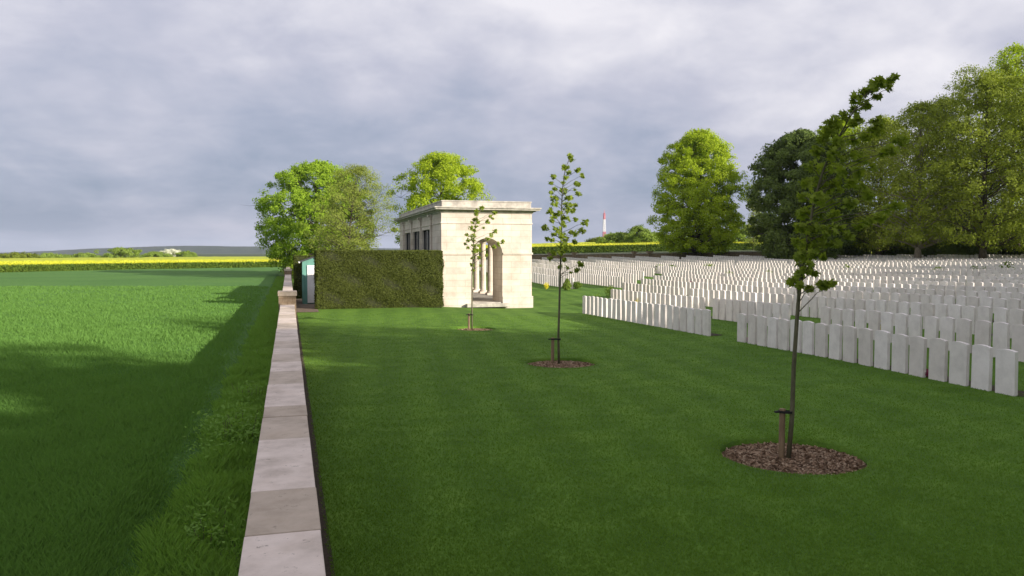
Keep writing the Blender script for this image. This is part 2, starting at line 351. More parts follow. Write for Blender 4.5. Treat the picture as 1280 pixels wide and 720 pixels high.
for i, (hx, hy, r) in enumerate(HOLES):
    n = 22; A = []; Fm = []
    # mounded mulch disc
    for a in range(n + 1):
        for j in range(64):
            q = 2 * math.pi * j / 64; rr = r * 1.03 * a / n; x = hx + rr * math.cos(q); y = hy + rr * math.sin(q)
            A.append((x, y, h1(x, y) - .085 + .035 * (1 - (a / n) ** 2) + (random.random() - .5) * .02))
    for a in range(n):
        for j in range(64): Fm.append((a*64+j, a*64+(j+1) % 64, (a+1)*64+(j+1) % 64, (a+1)*64+j))
    bed = mesh_np('mulch_bed', A, Fm, M_CHIP, smooth=False, attr=[random.random() for _ in Fm])
    bed['kind'] = 'structure'
    m = 5200 if i == 0 else 2200; q = rng.random(m) * 2 * np.pi; rr = r * .97 * np.sqrt(rng.random(m)); x = hx + rr * np.cos(q); y = hy + rr * np.sin(q)
    z = hz(x, y) - .074 + .035 * (1 - (rr / r) ** 2) + rng.random(m) * .012
    s = .012 + .022 * rng.random(m); t = rng.normal(size=(m, 3)); t[:, 2] *= .35; t /= np.linalg.norm(t, axis=1)[:, None]
    w = np.cross(t, [0, 0, 1.] + .5 * rng.normal(size=(m, 3))); w /= np.linalg.norm(w, axis=1)[:, None]
    c = np.stack([x, y, z], 1); V = np.stack([c - t * s[:, None] - w * s[:, None] * .4, c + t * s[:, None] - w * s[:, None] * .4, c + t * s[:, None] + w * s[:, None] * .4, c - t * s[:, None] + w * s[:, None] * .4], 1).reshape(-1, 3)
    o = mesh_np('bark_chips', V, np.arange(4 * m).reshape(-1, 4), M_CHIP, attr=rng.random(m))
    tag(o, ['brown bark chips around the nearest sapling', 'brown bark chips around the middle sapling', 'brown bark chips around the sapling by the shelter'][i], 'mulch', kind='stuff')
# bare soil line at the foot of the wall, gravel by the shed
sheet('soil_strip', axis([(.10, .33, 3)]), axis([(-5, 36, 60)]), M_SOIL, .006)
sheet('gravel_path', axis([(.15, 1.26, 5)]), axis([(35.3, 46, 12)]), M_GRAVEL, .012)
# verge and wheat field
def field_z(x, y):
    n = .05 * np.sin(x * .9 + np.sin(y * .31) * 2) * np.sin(y * .43 + x * .2)
    return -.15 + .17 * sstep(-1.05, -1.45, x) * 1.0 + n * sstep(-1.3, -3, x)
sstep_ = sstep
def fz(x, y):
    x = np.asarray(x, float); y = np.asarray(y, float); t = np.clip((-x - 1.05) / .4, 0, 1); t = t * t * (3 - 2 * t)
    n = .03 * np.sin(x * .9 + np.sin(y * .31) * 2) * np.sin(y * .43 + x * .2)
    return -.14 + .17 * t + n * np.clip(-x / 4, 0, 1)
sheet('verge', axis([(-1.35, -.05, 14)]), axis([(-10, 130, 240)]), M_VERGE, 0, fn=lambda x, y: -.12 + .03 * np.sin(x * 7 + y * 3.1) * np.sin(y * 1.7) + 0 * x)
sheet('wheat_field', axis([(-260, -20, 50), (-20, -1.05, 110)]), axis([(-30, 60, 160), (60, 175, 60)]), M_FIELD, 0, fn=fz)

# ------------------------------------------------------------------ haze
def haze():
    m, nt, N, L = newmat('haze_air'); pv = N('ShaderNodeVolumePrincipled'); pv.inputs['Density'].default_value = .00007; pv.inputs['Color'].default_value = (.70, .80, 1, 1)
    o = N('ShaderNodeOutputMaterial'); L(pv.outputs[0], o.inputs['Volume'])
    b = MB(); b.box(-6100, -700, -1.3, 6100, 7100, 95); h = b.build('haze', m); tag(h, 'thin pale haze in the air over the fields', 'haze', kind='stuff')
haze()
# distant hills: real ridge 3 km away
def hills():
    V = []; F = []; n = 160
    prof = [(-160, 0), (0, 3), (60, 10), (120, 20), (180, 27), (230, 30), (280, 29), (335, 27), (400, 24), (520, 22), (700, 20), (900, 18), (1400, 14)]
    px = np.linspace(-160, 1400, n); hh = np.interp(px, [p[0] for p in prof], [p[1] for p in prof])
    hh = hh + 1.6 * np.convolve(rng.normal(size=n + 4), np.ones(5) / 5, 'valid') * (hh > 2)
    for i in range(n):
        for (d, k) in ((2700, 0), (2850, .6), (3000, 1), (3300, 1.0), (3900, 0)):
            x, y = P(px[i], d); V.append((x, y, -1 + hh[i] * k))
    for i in range(n - 1):
        for j in range(4): a = i * 5 + j; F.append((a, a + 5, a + 6, a + 1))
    o = mesh_np('hills', V, F, M_HILL, smooth=True); o['kind'] = 'structure'
hills()

# ------------------------------------------------------------------ leaf clouds
def leaves(centers, size, dirs=None, flat=.0, aspect=.62, base=None):
    """diamond leaves (quads) at centers; returns V, F"""
    m = len(centers); n = rng.normal(size=(m, 3))
    if dirs is not None: n = n * .65 + dirs
    n /= np.linalg.norm(n, axis=1)[:, None] + 1e-9
    t = np.cross(n, rng.normal(size=(m, 3))); t /= np.linalg.norm(t, axis=1)[:, None] + 1e-9; b = np.cross(n, t)
    s = (size * (.6 + .8 * rng.random(m)))[:, None]
    V = np.stack([centers - t * s * .5, centers + b * s * aspect * .5 - n * s * .08, centers + t * s * .5, centers - b * s * aspect * .5 - n * s * .08], 1).reshape(-1, 3)
    return V, np.arange(4 * m).reshape(-1, 4)
def limb_path(a, b, n=5, sag=.1, wob=.06):
    a, b = Vector(a), Vector(b); L_ = (b - a).length; out = []
    for i in range(n + 1):
        t = i / n; p = a.lerp(b, t); p.z += math.sin(t * math.pi) * L_ * sag
        if 0 < i < n: p += Vector((random.uniform(-1, 1), random.uniform(-1, 1), random.uniform(-1, 1))) * L_ * wob
        out.append(p)
    return out
def tree(name, label, cat, xy, height, rad, base_h, leaf, mat, nclump, per, clump_r, trunk_r=.3, group=None, shape='round', lean=(0, 0), asym=.25, limbs=22, bark=None, trunk_show=None, twigs=0, squash=1.0, shell=.5, dens=2.4):
    x0, y0 = xy; z0 = h1(x0, y0) - .16; root = empty(name, (x0, y0, z0)); tag(root, label, cat, group)
    ch = height - base_h; cz = base_h + ch * .5; st = rng.random(8) * 6.28
    cl = []
    tries = 0
    while len(cl) < nclump and tries < nclump * 60:
        tries += 1
        t = rng.random()                                    # 0 base .. 1 top
        if shape == 'round': env = math.sqrt(max(0, 1 - (abs(t - .45) / (.55 if t > .45 else .50)) ** 2.3))
        elif shape == 'cone': env = math.sqrt(max(0, 1 - (abs(t - .3) / (.72 if t > .3 else .4)) ** 1.7)) * (1 - .12 * t)
        elif shape == 'column': env = (min(1, t * 4 + .35)) * (1 - t ** 3) ** .5
        elif shape == 'broad': env = math.sqrt(max(0, 1 - (abs(t - .35) / (.65 if t > .35 else .45)) ** 2.2))
        else: env = min(1, .45 + 1.1 * t) * math.sqrt(max(0, 1 - t ** 3))
        q = rng.random() * 2 * math.pi; rr = rng.random() ** shell
        lob = 1 + asym * (math.sin(3 * q + st[0]) * math.sin(5 * t * 2 + st[1]) * .6 + .5 * math.sin(5 * q + 9 * t + st[2]) + .35 * math.sin(9 * q - 13 * t + st[3]))
        r = rad * env * rr * lob
        cl.append((math.cos(q) * r + lean[0] * t * ch, math.sin(q) * r * squash + lean[1] * t * ch, base_h + t * ch, rr, q, t))
    tr = MB(); n = 9; tp = [(lean[0] * max(0, (i / n * height * .9 - base_h)) + random.uniform(-.06, .06) * i * .3, lean[1] * max(0, (i / n * height * .9 - base_h)) + random.uniform(-.06, .06) * i * .3, i / n * height * .88) for i in range(n + 1)]
    tr.tube(tp, [trunk_r * (1.35 if i == 0 else 1) * (1 - .9 * i / n) for i in range(n + 1)], 10)
    tr.build('trunk', bark or M_BARK, root, smooth=True)
    lb = MB(); pick = sorted(cl, key=lambda c: -c[3] + random.random() * .6)[:limbs]
    for c in pick:
        hz_ = max(base_h * .75, min(c[2] - rad * .45 * random.uniform(.5, 1.1), height * .8)); i = hz_ / (height * .88) * n; k = int(min(n - 1, i)); p = Vector(tp[k]).lerp(Vector(tp[k + 1]), i - k)
        L_ = (Vector(c[:3]) - p).length
        pth = limb_path(p, c[:3], 5, .05, .04); r0 = trunk_r * .28 * (1.1 - hz_ / height)
        lb.tube(pth, [r0 * (1 - .85 * j / 5) for j in range(6)], 5)
        for _ in range(3 if twigs == 0 else twigs):
            j = random.randint(2, 4); e = pth[j] + Vector((random.gauss(0, 1), random.gauss(0, 1), abs(random.gauss(.5, .7)))) * L_ * .22
            lb.tube(limb_path(pth[j], e, 3, .02, .05), [r0 * .32, r0 * .22, r0 * .14, r0 * .06], 4, cap=False)
    lb.build('limbs', bark or M_BARK, root, smooth=True)
    cs = []; ds = []; at = []
    for c in cl:
        m = max(3, int(per * dens * random.uniform(.5, 1.4))); s = clump_r * random.uniform(.6, 1.35)
        g = rng.normal(size=(m, 3)); g /= np.linalg.norm(g, axis=1)[:, None]; g *= (rng.random((m, 1)) ** .45) * s; g[:, 2] *= .72
        cs.append(np.array(c[:3]) + g); o = np.array([math.cos(c[4]) * c[3], math.sin(c[4]) * c[3], .35 + .5 * (c[5] - .4)]); ds.append(np.tile(o, (m, 1)) + g / s * .8)
        at.append(np.clip(rng.random() * .5 + rng.random(m) * .5, 0, 1))
    V, F = leaves(np.concatenate(cs), leaf * 1.12, np.concatenate(ds) * .7)
    mesh_np('crown', V, F, ML[mat], root, attr=np.concatenate(at))
    return root

def P3(px, py, d):
    """point at depth d (along the horizontal view direction) seen at px, py"""
    p = R(PITCH); v = (360 - py) / FPX; u = (px - 640) / FPX
    fw = math.cos(p) + v * math.sin(p); up = v * math.cos(p) - math.sin(p)
    k = d / fw; x = u * k; s, c = math.sin(R(YAW)), math.cos(R(YAW))
    return Vector((x * c + d * s, -x * s + d * c, EYE + up * k))

# ------------------------------------------------------------------ boundary wall with coping and piers
def boundary_wall():
    root = empty('stone_wall', (0, 20, -.15)); tag(root, 'long low stone wall topped with pale coping slabs between field and lawn', 'wall')
    off = Vector((0, 20, -.15))
    b = MB(); b.box(-.225, -6 - 20, -.25, .125, 118 - 20, 1.05); b.build('wall_body', M_BRICK, root)
    c = MB(); js = [-5, -3.6, -2.2, -.9, .3, 1.6, 3.0, 4.52, 5.35, 6.83, 7.78, 8.30, 9.7, 10.75, 11.7, 12.6, 13.4, 14.5, 15.6]
    tones = [.6, .5, .7, .5, .8, .9, .98, .10, .98, .22, .08, .95, .3, .9, .35, .75, .5, .85]
    y = js[-1]
    js = [1.02 * v for v in js]; y = js[-1]
    while y < 118: y += random.uniform(.8, 1.35); js.append(y); tones.append(random.choice([.3, .45, .7, .85, .95]))
    for i in range(len(js) - 1):
        y0, y1 = js[i] + .003, js[i+1] - .003
        w = random.uniform(-.004, .004); z = random.uniform(-.003, .003)
        c.box(-.26 + w, y0 - 20, 1.05, .16 + w, y1 - 20, 1.15 + z, tones[i] if i < len(tones) else .6)
    c.build('coping', M_COPE, root, bevel=.006)
    for k, Y in enumerate((25.4, 60, 94)):
        p = MB(); p.box(-.31, Y - .3 - 20, -.2, .21, Y + .3 - 20, 1.42); q = p.build('pier', M_BRICK, root)
        m = MB(); m.box(-.335, Y - .325 - 20, 1.42, .235, Y + .325 - 20, 1.56, .1); m.build('pier_cap', M_COPE, q, bevel=.01)
boundary_wall()

# ------------------------------------------------------------------ shelter
SX0, SX1, SY0, SY1 = 7.24, 11.9, 38.1, 53.0
def arch_wall(mb, x0, x1, xc, hw, spring, z0, z1, y0, y1, n=20):
    """wall across X with an arched opening, thickness y0..y1"""
    mb.box(x0, y0, z0, xc - hw, y1, z1); mb.box(xc + hw, y0, z0, x1, y1, z1)
    pts = [(xc - hw * math.cos(math.pi * i / n), spring + hw * math.sin(math.pi * i / n)) for i in range(n + 1)]
    b = len(mb.v)
    for (x, z) in pts: mb.v += [(x, y0, z), (x, y0, z1), (x, y1, z), (x, y1, z1)]
    for i in range(n):
        a, c = b + 4*i, b + 4*(i+1)
        for f in ((a, c, c+1, a+1), (c+2, a+2, a+3, c+3), (a, a+2, c+2, c)): mb.f.append(f); mb.a.append(.5); mb.m.append(0)
def shelter():
    x0, y0 = (SX0 + SX1) / 2, SY0; root = empty('shelter_building', (x0, y0, 0))
    tag(root, 'pale limestone shelter with arched doorway and flat cornice beside the clipped hedge', 'building')
    X0, X1, L_ = SX0 - x0, SX1 - x0, SY1 - SY0
    w = MB(); arch_wall(w, X0, X1, 0, .78, 2.56, -.2, 4.6, 0, 1.95); arch_wall(w, X0, X1, 0, .78, 2.56, -.2, 4.6, L_ - .62, L_)
    # west long wall, three openings high up
    ops = [(3.0, 5.75), (6.35, 9.15), (9.75, 12.5)]; e = .45
    w.box(X0, 1.95, -.2, X0 + e, L_ - .62, 2.2); w.box(X0, 1.95, 3.85, X0 + e, L_ - .62, 4.6)
    ys_ = [1.95] + [v for o in ops for v in o] + [L_ - .62]
    for i in range(0, len(ys_), 2): w.box(X0, ys_[i], 2.2, X0 + e, ys_[i+1], 3.85)
    # east side: lintel on columns, low kerb, corner piers
    w.box(X1 - e, 1.95, 3.45, X1, L_ - .62, 4.6);  w.box(X1 - e, L_ - 1.35, -.2, X1, L_ - .62, 3.45)
    w.build('wall', M_SHELT, root)
    f = MB(); f.box(X0 + .02, .02, -.2, X1 - .02, L_ - .02, .12); f.build('floor_slab', M_SHELTD, root)
    c = MB(); c.box(X0 + e, 1.95, 4.2, X1 - e, L_ - .62, 4.55); c.build('ceiling', M_SHELT, root)
    # plinth
    p = MB()
    for (a, b_, c_, d) in ((X0 - .06, -.06, -.78, .0), (.78, -.06, X1 + .06, .0), (X0 - .06, 0, X0, L_ + .06), (X1, 0, X1 + .06, 1.4)): p.box(a, b_, -.2, c_, d, .40)
    p.build('plinth', M_SHELT, root, bevel=.015)
    st = MB()
    for (z, h, o) in ((2.50, .11, .05), (4.04, .07, .035)):
        if z < 3: st.box(X0 - o, -o, z, -.80, 0, z + h); st.box(.80, -o, z, X1 + o, 0, z + h); st.box(-.80, -.02, z, -.779, 1.93, z + h); st.box(.779, -.02, z, .80, 1.93, z + h)
        else: st.box(X0 - o, -o, z, X1 + o, 0, z + h)
        st.box(X0 - o, 0, z, X0, 3.0 if z < 3 else L_, z + h); st.box(X1, 0, z, X1 + o, 1.3 if z < 3 else L_, z + h)
    st.build('string_course', M_SHELT, root, bevel=.01)
    cn = MB()
    for (o, za, zb) in ((.06, 4.58, 4.66), (.16, 4.66, 4.72), (.34, 4.72, 4.80), (.40, 4.80, 4.86)): cn.box(X0 - o, -o, za, X1 + o, L_ + o, zb)
    cn.build('cornice', M_SHELTD, root, bevel=.008)
    pp = MB(); pp.box(X0 + .03, .03, 4.86, X1 - .03, L_ - .03, 5.13); pp.box(X0 - .0, 0, 5.13, X1, L_, 5.19); pp.build('parapet', M_SHELTD, root, bevel=.01)
    for Y in (2.7, 6.05, 9.45, 12.8):
        q = MB(); q.box(X0 - .09, Y - .12, -.1, X0, Y + .12, 4.36); q.box(X0 - .12, Y - .15, 4.36, X0, Y + .15, 4.46); q.box(X0 - .22, Y - .12, 4.46, X0, Y + .12, 4.58); q.build('pilaster', M_SHELT, root, bevel=.01)
    for a, b_ in ops:
        g = MB(); g.box(X0 + .14, a - .01, 2.19, X0 + .17, b_ + .01, 3.86); o = g.build('interior_shade_sheet', M_DARKROOM, root)  # dark sheet standing in for the shaded interior behind each opening
        g = MB(); mid = (a + b_) / 2
        for yy in (a + .04, mid, b_ - .04):
            g = MB(); g.box(X0 + .10, yy - .03, 2.2, X0 + .135, yy + .03, 3.85); g.build('window_bar', M_IRON, o)
    yy = 3.15
    while yy < L_ - 1.5:
        q = MB(); r = .17; cx = X1 - .45
        q.box(cx - .25, yy - .25, .12, cx + .25, yy + .25, .24)
        q.tube([(cx, yy, .24), (cx, yy, .30), (cx, yy, .34), (cx, yy, 2.0), (cx, yy, 3.15), (cx, yy, 3.2), (cx, yy, 3.27)], [.235, .235, r + .01, r, r * .87, .2, .23], 20)
        q.box(cx - .25, yy - .25, 3.27, cx + .25, yy + .25, 3.45); q.build('column', M_SHELT, root); yy += 1.8
    s = MB(); s.box(-1.1, -.32, -.1, 1.1, -.065, .07); s.build('doorstep', M_SHELTD, root, bevel=.01)
shelter()

# ------------------------------------------------------------------ hedges
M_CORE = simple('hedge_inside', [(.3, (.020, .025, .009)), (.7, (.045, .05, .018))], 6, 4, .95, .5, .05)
def hedge(name, label, x0, y0, x1, y1, zt, n, leaf=.055, mat='hedge'):
    root = empty(name, ((x0 + x1) / 2, y0, 0)); tag(root, label, 'hedge'); ox, oy = (x0 + x1) / 2, y0
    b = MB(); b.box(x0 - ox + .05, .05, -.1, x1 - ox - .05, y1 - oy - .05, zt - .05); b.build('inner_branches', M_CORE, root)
    areas = [(x1-x0)*(zt), (y1-y0)*zt, (y1-y0)*zt, (x1-x0)*(y1-y0)]; tot = sum(areas); cs = []; ds = []
    for k, a in enumerate(areas):
        m = int(n * a / tot); u = rng.random(m); v = rng.random(m); j = rng.normal(size=m) * .022
        wob = .035 * np.sin(u * 23 + v * 9) + .03 * np.sin(v * 17 + u * 5 + 1) - .02
        if k == 0: c = np.stack([x0 + u*(x1-x0), y0 + j - wob, v*zt], 1); d = (0, -1, .2)
        elif k == 1: c = np.stack([x0 + j - wob, y0 + u*(y1-y0), v*zt], 1); d = (-1, 0, .2)
        elif k == 2: c = np.stack([x1 + j + wob, y0 + u*(y1-y0), v*zt], 1); d = (1, 0, .2)
        else: c = np.stack([x0 + u*(x1-x0), y0 + v*(y1-y0), zt + j*.6 + wob*.35], 1); d = (0, 0, 1)
        cs.append(c); ds.append(np.tile(np.array(d, float), (m, 1)))
    cc = np.concatenate(cs) - np.array([ox, oy, 0]); V, F = leaves(cc, leaf, np.concatenate(ds) * .5)
    mesh_np('clipped_leaves', V, F, ML[mat], root, attr=rng.random(len(cc)))
hedge('clipped_hedge', 'tall square clipped hedge joining the shelter front', 1.22, 37.15, 7.12, 38.3, 2.69, 90000)
hedge('clipped_hedge', 'clipped hedge behind the green shed along the stone wall', .32, 46.5, 4.6, 47.6, 2.42, 30000)
# ------------------------------------------------------------------ shed
def shed():
    root = empty('garden_shed', (1.4, 41.0, 0)); tag(root, 'small green wooden shed with white door between wall and hedge', 'shed')
    w, d, hl, hr = .72, 2.0, 2.16, 2.68
    b = MB(); v = [(-w, 0, -.1), (w, 0, -.1), (w, 0, hr), (-w, 0, hl), (-w, d, -.1), (w, d, -.1), (w, d, hr), (-w, d, hl)]
    b.add(v, [(0, 1, 2, 3), (5, 4, 7, 6), (4, 0, 3, 7), (1, 5, 6, 2), (3, 2, 6, 7), (4, 5, 1, 0)]); wall = b.build('wall', M_TEAL, root)
    t = MB()
    for x in (-w - .012, ): 
        for k in range(10): t.box(x, .1 + k * .19, 0, -w, .1 + k * .19 + .012, hl - .04)
    t.box(-w - .02, -.03, -.1, -w + .07, .0, hl); t.build('corner_trim', M_TEAL, root)
    r = MB(); s = (hr - hl) / (2 * w); a = .12
    zl, zr = hl - a * s, hr + a * s
    r.add([(-w - a, -.12, zl), (w + a, -.12, zr), (w + a, d + .1, zr), (-w - a, d + .1, zl), (-w - a, -.12, zl + .05), (w + a, -.12, zr + .05), (w + a, d + .1, zr + .05), (-w - a, d + .1, zl + .05)],
          [(0, 3, 2, 1), (4, 5, 6, 7), (0, 1, 5, 4), (1, 2, 6, 5), (2, 3, 7, 6), (3, 0, 4, 7)]); r.build('roof', M_FELT, root)
    g = MB(); g.tube([(-w - a - .04, -.14, zl - .0), (-w - a - .04, d + .1, zl - .0)], .04, 8); g.build('gutter', M_WHITE, root)
    dd = MB(); dd.box(-.50, -.045, .06, .42, -.004, 1.97); do = dd.build('door', M_WHITE, root, bevel=.005)
    k = MB(); k.tube([(.34, -.05, 1.0), (.34, -.10, 1.0)], .02, 8); k.build('handle', M_IRON, do)
shed()

# ------------------------------------------------------------------ headstones
def headstone_mesh():
    w, t, h, sag = .197, .038, .81, .030; n = 10; b = MB()
    top = [(w * (1 - 2 * i / n), h - sag * (1 - 2 * i / n) ** 2) for i in range(n + 1)]
    ring = [(-w, -.15), (w, -.15)] + top; k = len(ring)
    V = [(t, y, z) for y, z in ring] + [(-t, y, z) for y, z in ring]
    b.add(V, [tuple(range(k)), tuple(range(2*k-1, k-1, -1))] + [(i, k+i, k+(i+1) % k, (i+1) % k) for i in range(k)])
    return b
proto = headstone_mesh().build('headstone', M_HEAD, bevel=.005)
HV = None
def wall_depth(px): return np.interp(px, [600, 665, 960, 1280, 1500], [112, 110, 101, 88, 80])
def headstones():
    rows = []
    def rx(i, y): return 12.1 + (3.2 * i if i < 4 else 9.6 + 2.7 * (i - 3)) + (.034 if i == 0 else .03) * (y - 11)
    sts = []
    for i in range(0, 25):
        y = (10.78 if i == 0 else max(3.0, rx(i, 10) / 1.32)) - (0 if i == 0 else (i * .37) % .5)
        if i == 1: y = 11.3
        block = 0
        end0 = {0: 33.2, 1: 37.9, 2: 44.0}.get(i, 44 + (i - 2) * 4.2)
        while y < 112:
            x = rx(i, y); px, d = colof(x, y); skip = False
            if i == 0 and 19.9 < y < 21.6: skip = True
            if i in (0, 1) and y > end0: break
            if 2 <= i < 7 and end0 < y < end0 + (9.0 if i == 2 else 3.2): skip = True
            if i == 1 and 20.6 < y < 21.7: skip = True
            if d > wall_depth(px) - 5: break
            if i > 0 and random.random() < .018: skip = True
            if not skip and px < 1330: sts.append((i, y, x, px, d))
            y += .515 + random.uniform(-.02, .02)
    return sts
sts = headstones()
vis = [s for s in sts if 655 < s[3] < 1285]
vis.sort(key=lambda s: s[4]); near = vis[:300]; nearset = set((s[0], s[1]) for s in near)
rest = [s for s in sts if (s[0], s[1]) not in nearset]
def ordn(n): return f"{n}{'th' if 10 <= n % 100 <= 20 else {1:'st',2:'nd',3:'rd'}.get(n % 10,'th')}"
ROWN = ['front', 'second', 'third', 'fourth', 'fifth', 'sixth', 'seventh', 'eighth', 'ninth', 'tenth', 'eleventh', 'twelfth']
byrow = {}
for s in near: byrow.setdefault(s[0], []).append(s)
first = True
for i, L_ in sorted(byrow.items()):
    L_.sort(key=lambda s: s[1])
    if i == 0:
        seg = [[s for s in L_ if s[1] < 20.5], [s for s in L_ if s[1] >= 20.5]]
    else: seg = [L_]
    for si, sg in enumerate(seg):
        for k, s in enumerate(sg):
            o = proto if first else proto.copy()
            if not first: COL.objects.link(o)
            first = False
            _, y, x, px, d = s
            o.location = (x + random.uniform(-.012, .012), y, h1(x, y) + random.uniform(-.015, .012)); o.rotation_euler = (R(random.uniform(-.9, .9)), R(random.uniform(-1.1, 1.1)), R(-1.8 + random.uniform(-1.5, 1.5)))
            if i == 0: lab = (f"white headstone, {ordn(k+1)} from the right in the nearest stretch of the front row" if si == 0 else f"white headstone, {ordn(k+1)} from the right in the front row beyond its gap")
            else: lab = f"white headstone, {ordn(k+1)} from the right in the {ROWN[i]} row back from the lawn"
            tag(o, lab, 'headstone', 'white headstones standing in long rows')
# the far ones as one mass
def far_stones():
    V = []; F = []; w, t, h, sag = .197, .038, .81, .030
    ring = [(-w, -.15), (w, -.15), (w, h - sag), (w * .5, h - sag * .25), (0, h), (-w * .5, h - sag * .25), (-w, h - sag)]; k = len(ring); b = MB()
    for s in rest:
        _, y, x, px, d = s; z = h1(x, y) + random.uniform(-.02, .015); th = R(-1.8 + random.uniform(-2, 2)); c, sn = math.cos(th), math.sin(th)
        vs = []
        for tt in (t, -t):
            for (yy, zz) in ring: vs.append((x + tt * c - yy * sn, y + tt * sn + yy * c, z + zz))
        b.add(vs, [tuple(range(k)), tuple(range(2*k-1, k-1, -1))] + [(i, k+i, k+(i+1) % k, (i+1) % k) for i in range(k)])
    o = b.build('distant_headstones', M_HEAD); tag(o, 'dense far rows of small white headstones reaching the back wall', 'headstones', kind='stuff')
    print('headstones', len(near), len(rest))
far_stones()
# narrow dug border along each row
def borders():
    b = MB()
    for i in range(0, 14):
        ss = [s for s in sts if s[0] == i]
        ss.sort(key=lambda s: s[1]); run = []
        for s in ss + [None]:
            if run and (s is None or s[1] - run[-1][1] > 1.2):
                ya, yb = run[0][1] - .3, run[-1][1] + .3; n = max(2, int((yb - ya) / 1.0))
                vs = []
                for k in range(n + 1):
                    y = ya + (yb - ya) * k / n; xc = np.interp(y, [r[1] for r in run], [r[2] for r in run])
                    for dx in (.02, .42): x = xc + dx; vs.append((x, y, h1(x, y) + .012))
                b.add(vs, [(2*k, 2*k+1, 2*k+3, 2*k+2) for k in range(n)]); run = []
            if s: run.append(s)
    o = b.build('soil_border', M_SOIL); o['kind'] = 'structure'
borders()

# ------------------------------------------------------------------ plants at the graves
def plant(px, py, w, h, mat, label, name='border_plant', cat='plant', n=220, cone=False):
    x, y = ground_at(px, py) if isinstance(py, (int, float)) else P(px, py[0])
    root = empty(name, (x, y, h1(x, y))); tag(root, label, cat, 'plants among the headstones')
    u = rng.normal(size=(n, 3)); u /= np.linalg.norm(u, axis=1)[:, None]; u *= rng.random((n, 1)) ** .4
    z = (u[:, 2] * .5 + .5); k = (1 - z * .75) if cone else 1
    c = np.stack([u[:, 0] * w * .5 * k, u[:, 1] * w * .5 * k, z * h], 1)
    V, F = leaves(c, max(.05, w * .13), np.stack([u[:, 0], u[:, 1], .4 + 0 * z], 1)); mesh_np('foliage', V, F, ML[mat], root, attr=rng.random(n))
    s = MB()
    s.tube([(0, 0, -.05), (0, 0, h * .7)], [.014, .004], 5)
    s.build('stem', M_SBARK, root)
plant(709, 363, .95, .85, 'bush', 'green cone shaped shrub on the lawn beside the middle sapling', 'cone_shrub', 'shrub', 900, True)
plant(722, 361, .7, .55, 'plant', 'low dark green shrub just right of the cone shaped shrub', 'low_shrub', 'shrub', 500)
plant(683, 362, .4, .55, 'yflow', 'yellow flowering plant near the right corner of the shelter', 'flowering_plant', 'plant', 260)
# seen above the row in front: (column, depth, width, height, kind, label)
for a in ((746, (37.5,), .5, .8, 'plant', 'tall green plant at the left end of the second row'), (762, (47,), .7, .75, 'plant', 'green rounded plant above the left end of the second row'),
          (798, (37.2,), .5, .5, 'yflow', 'yellow green flowers above the front row left of its gap'), (813, (48,), .55, .75, 'plant', 'small green plant among middle rows below the radio mast'),
          (864, (50,), .45, .7, 'pflow', 'small dark red flowers among middle rows below the lone tree'), (912, (58,), .9, 1.0, 'bush', 'bright rounded shrub among far rows right of the lone tree'),
          (961, (60,), .7, .9, 'plant', 'small shrub among far rows just left of the nearest sapling'), (886, (75,), 1.1, .95, 'bush', 'yellow green clump among far rows under the lone tree'),
          (824, (76,), 1.0, .9, 'plant', 'dark green clump in far rows left of the lone tree'), (840, (75,), 1.0, .9, 'plant', 'green clump in far rows, just left of the lone tree trunk'),
          (1173, (56,), 1.0, 1.0, 'bush', 'leafy shrub in far rows below the pale trunk'), (1218, (55,), .8, .95, 'plant', 'dark rounded shrub in far rows, second from the right edge'),
          (1231, (55,), .7, .9, 'plant', 'small dark shrub close right of the dark rounded one'), (1258, (54,), 1.1, 1.25, 'plant', 'ragged green shrub in far rows nearest the right edge'),
          (1106, (22.1,), .3, .6, 'yflow', 'yellow flowers between second row headstones right of the nearest sapling'), (935, (22.25,), .22, .14, 'pflow', 'tiny red flowers at the left end of the nearest front row stretch'),
          (1160, (15.6,), .22, .16, 'pflow', 'tiny pink flowers at the foot of the front row'), (1059, (62,), .9, 1.05, 'plant', 'leafy shrub at the end of the grass strip right of the nearest sapling')):
    plant(*a)
for i in range(2): pass

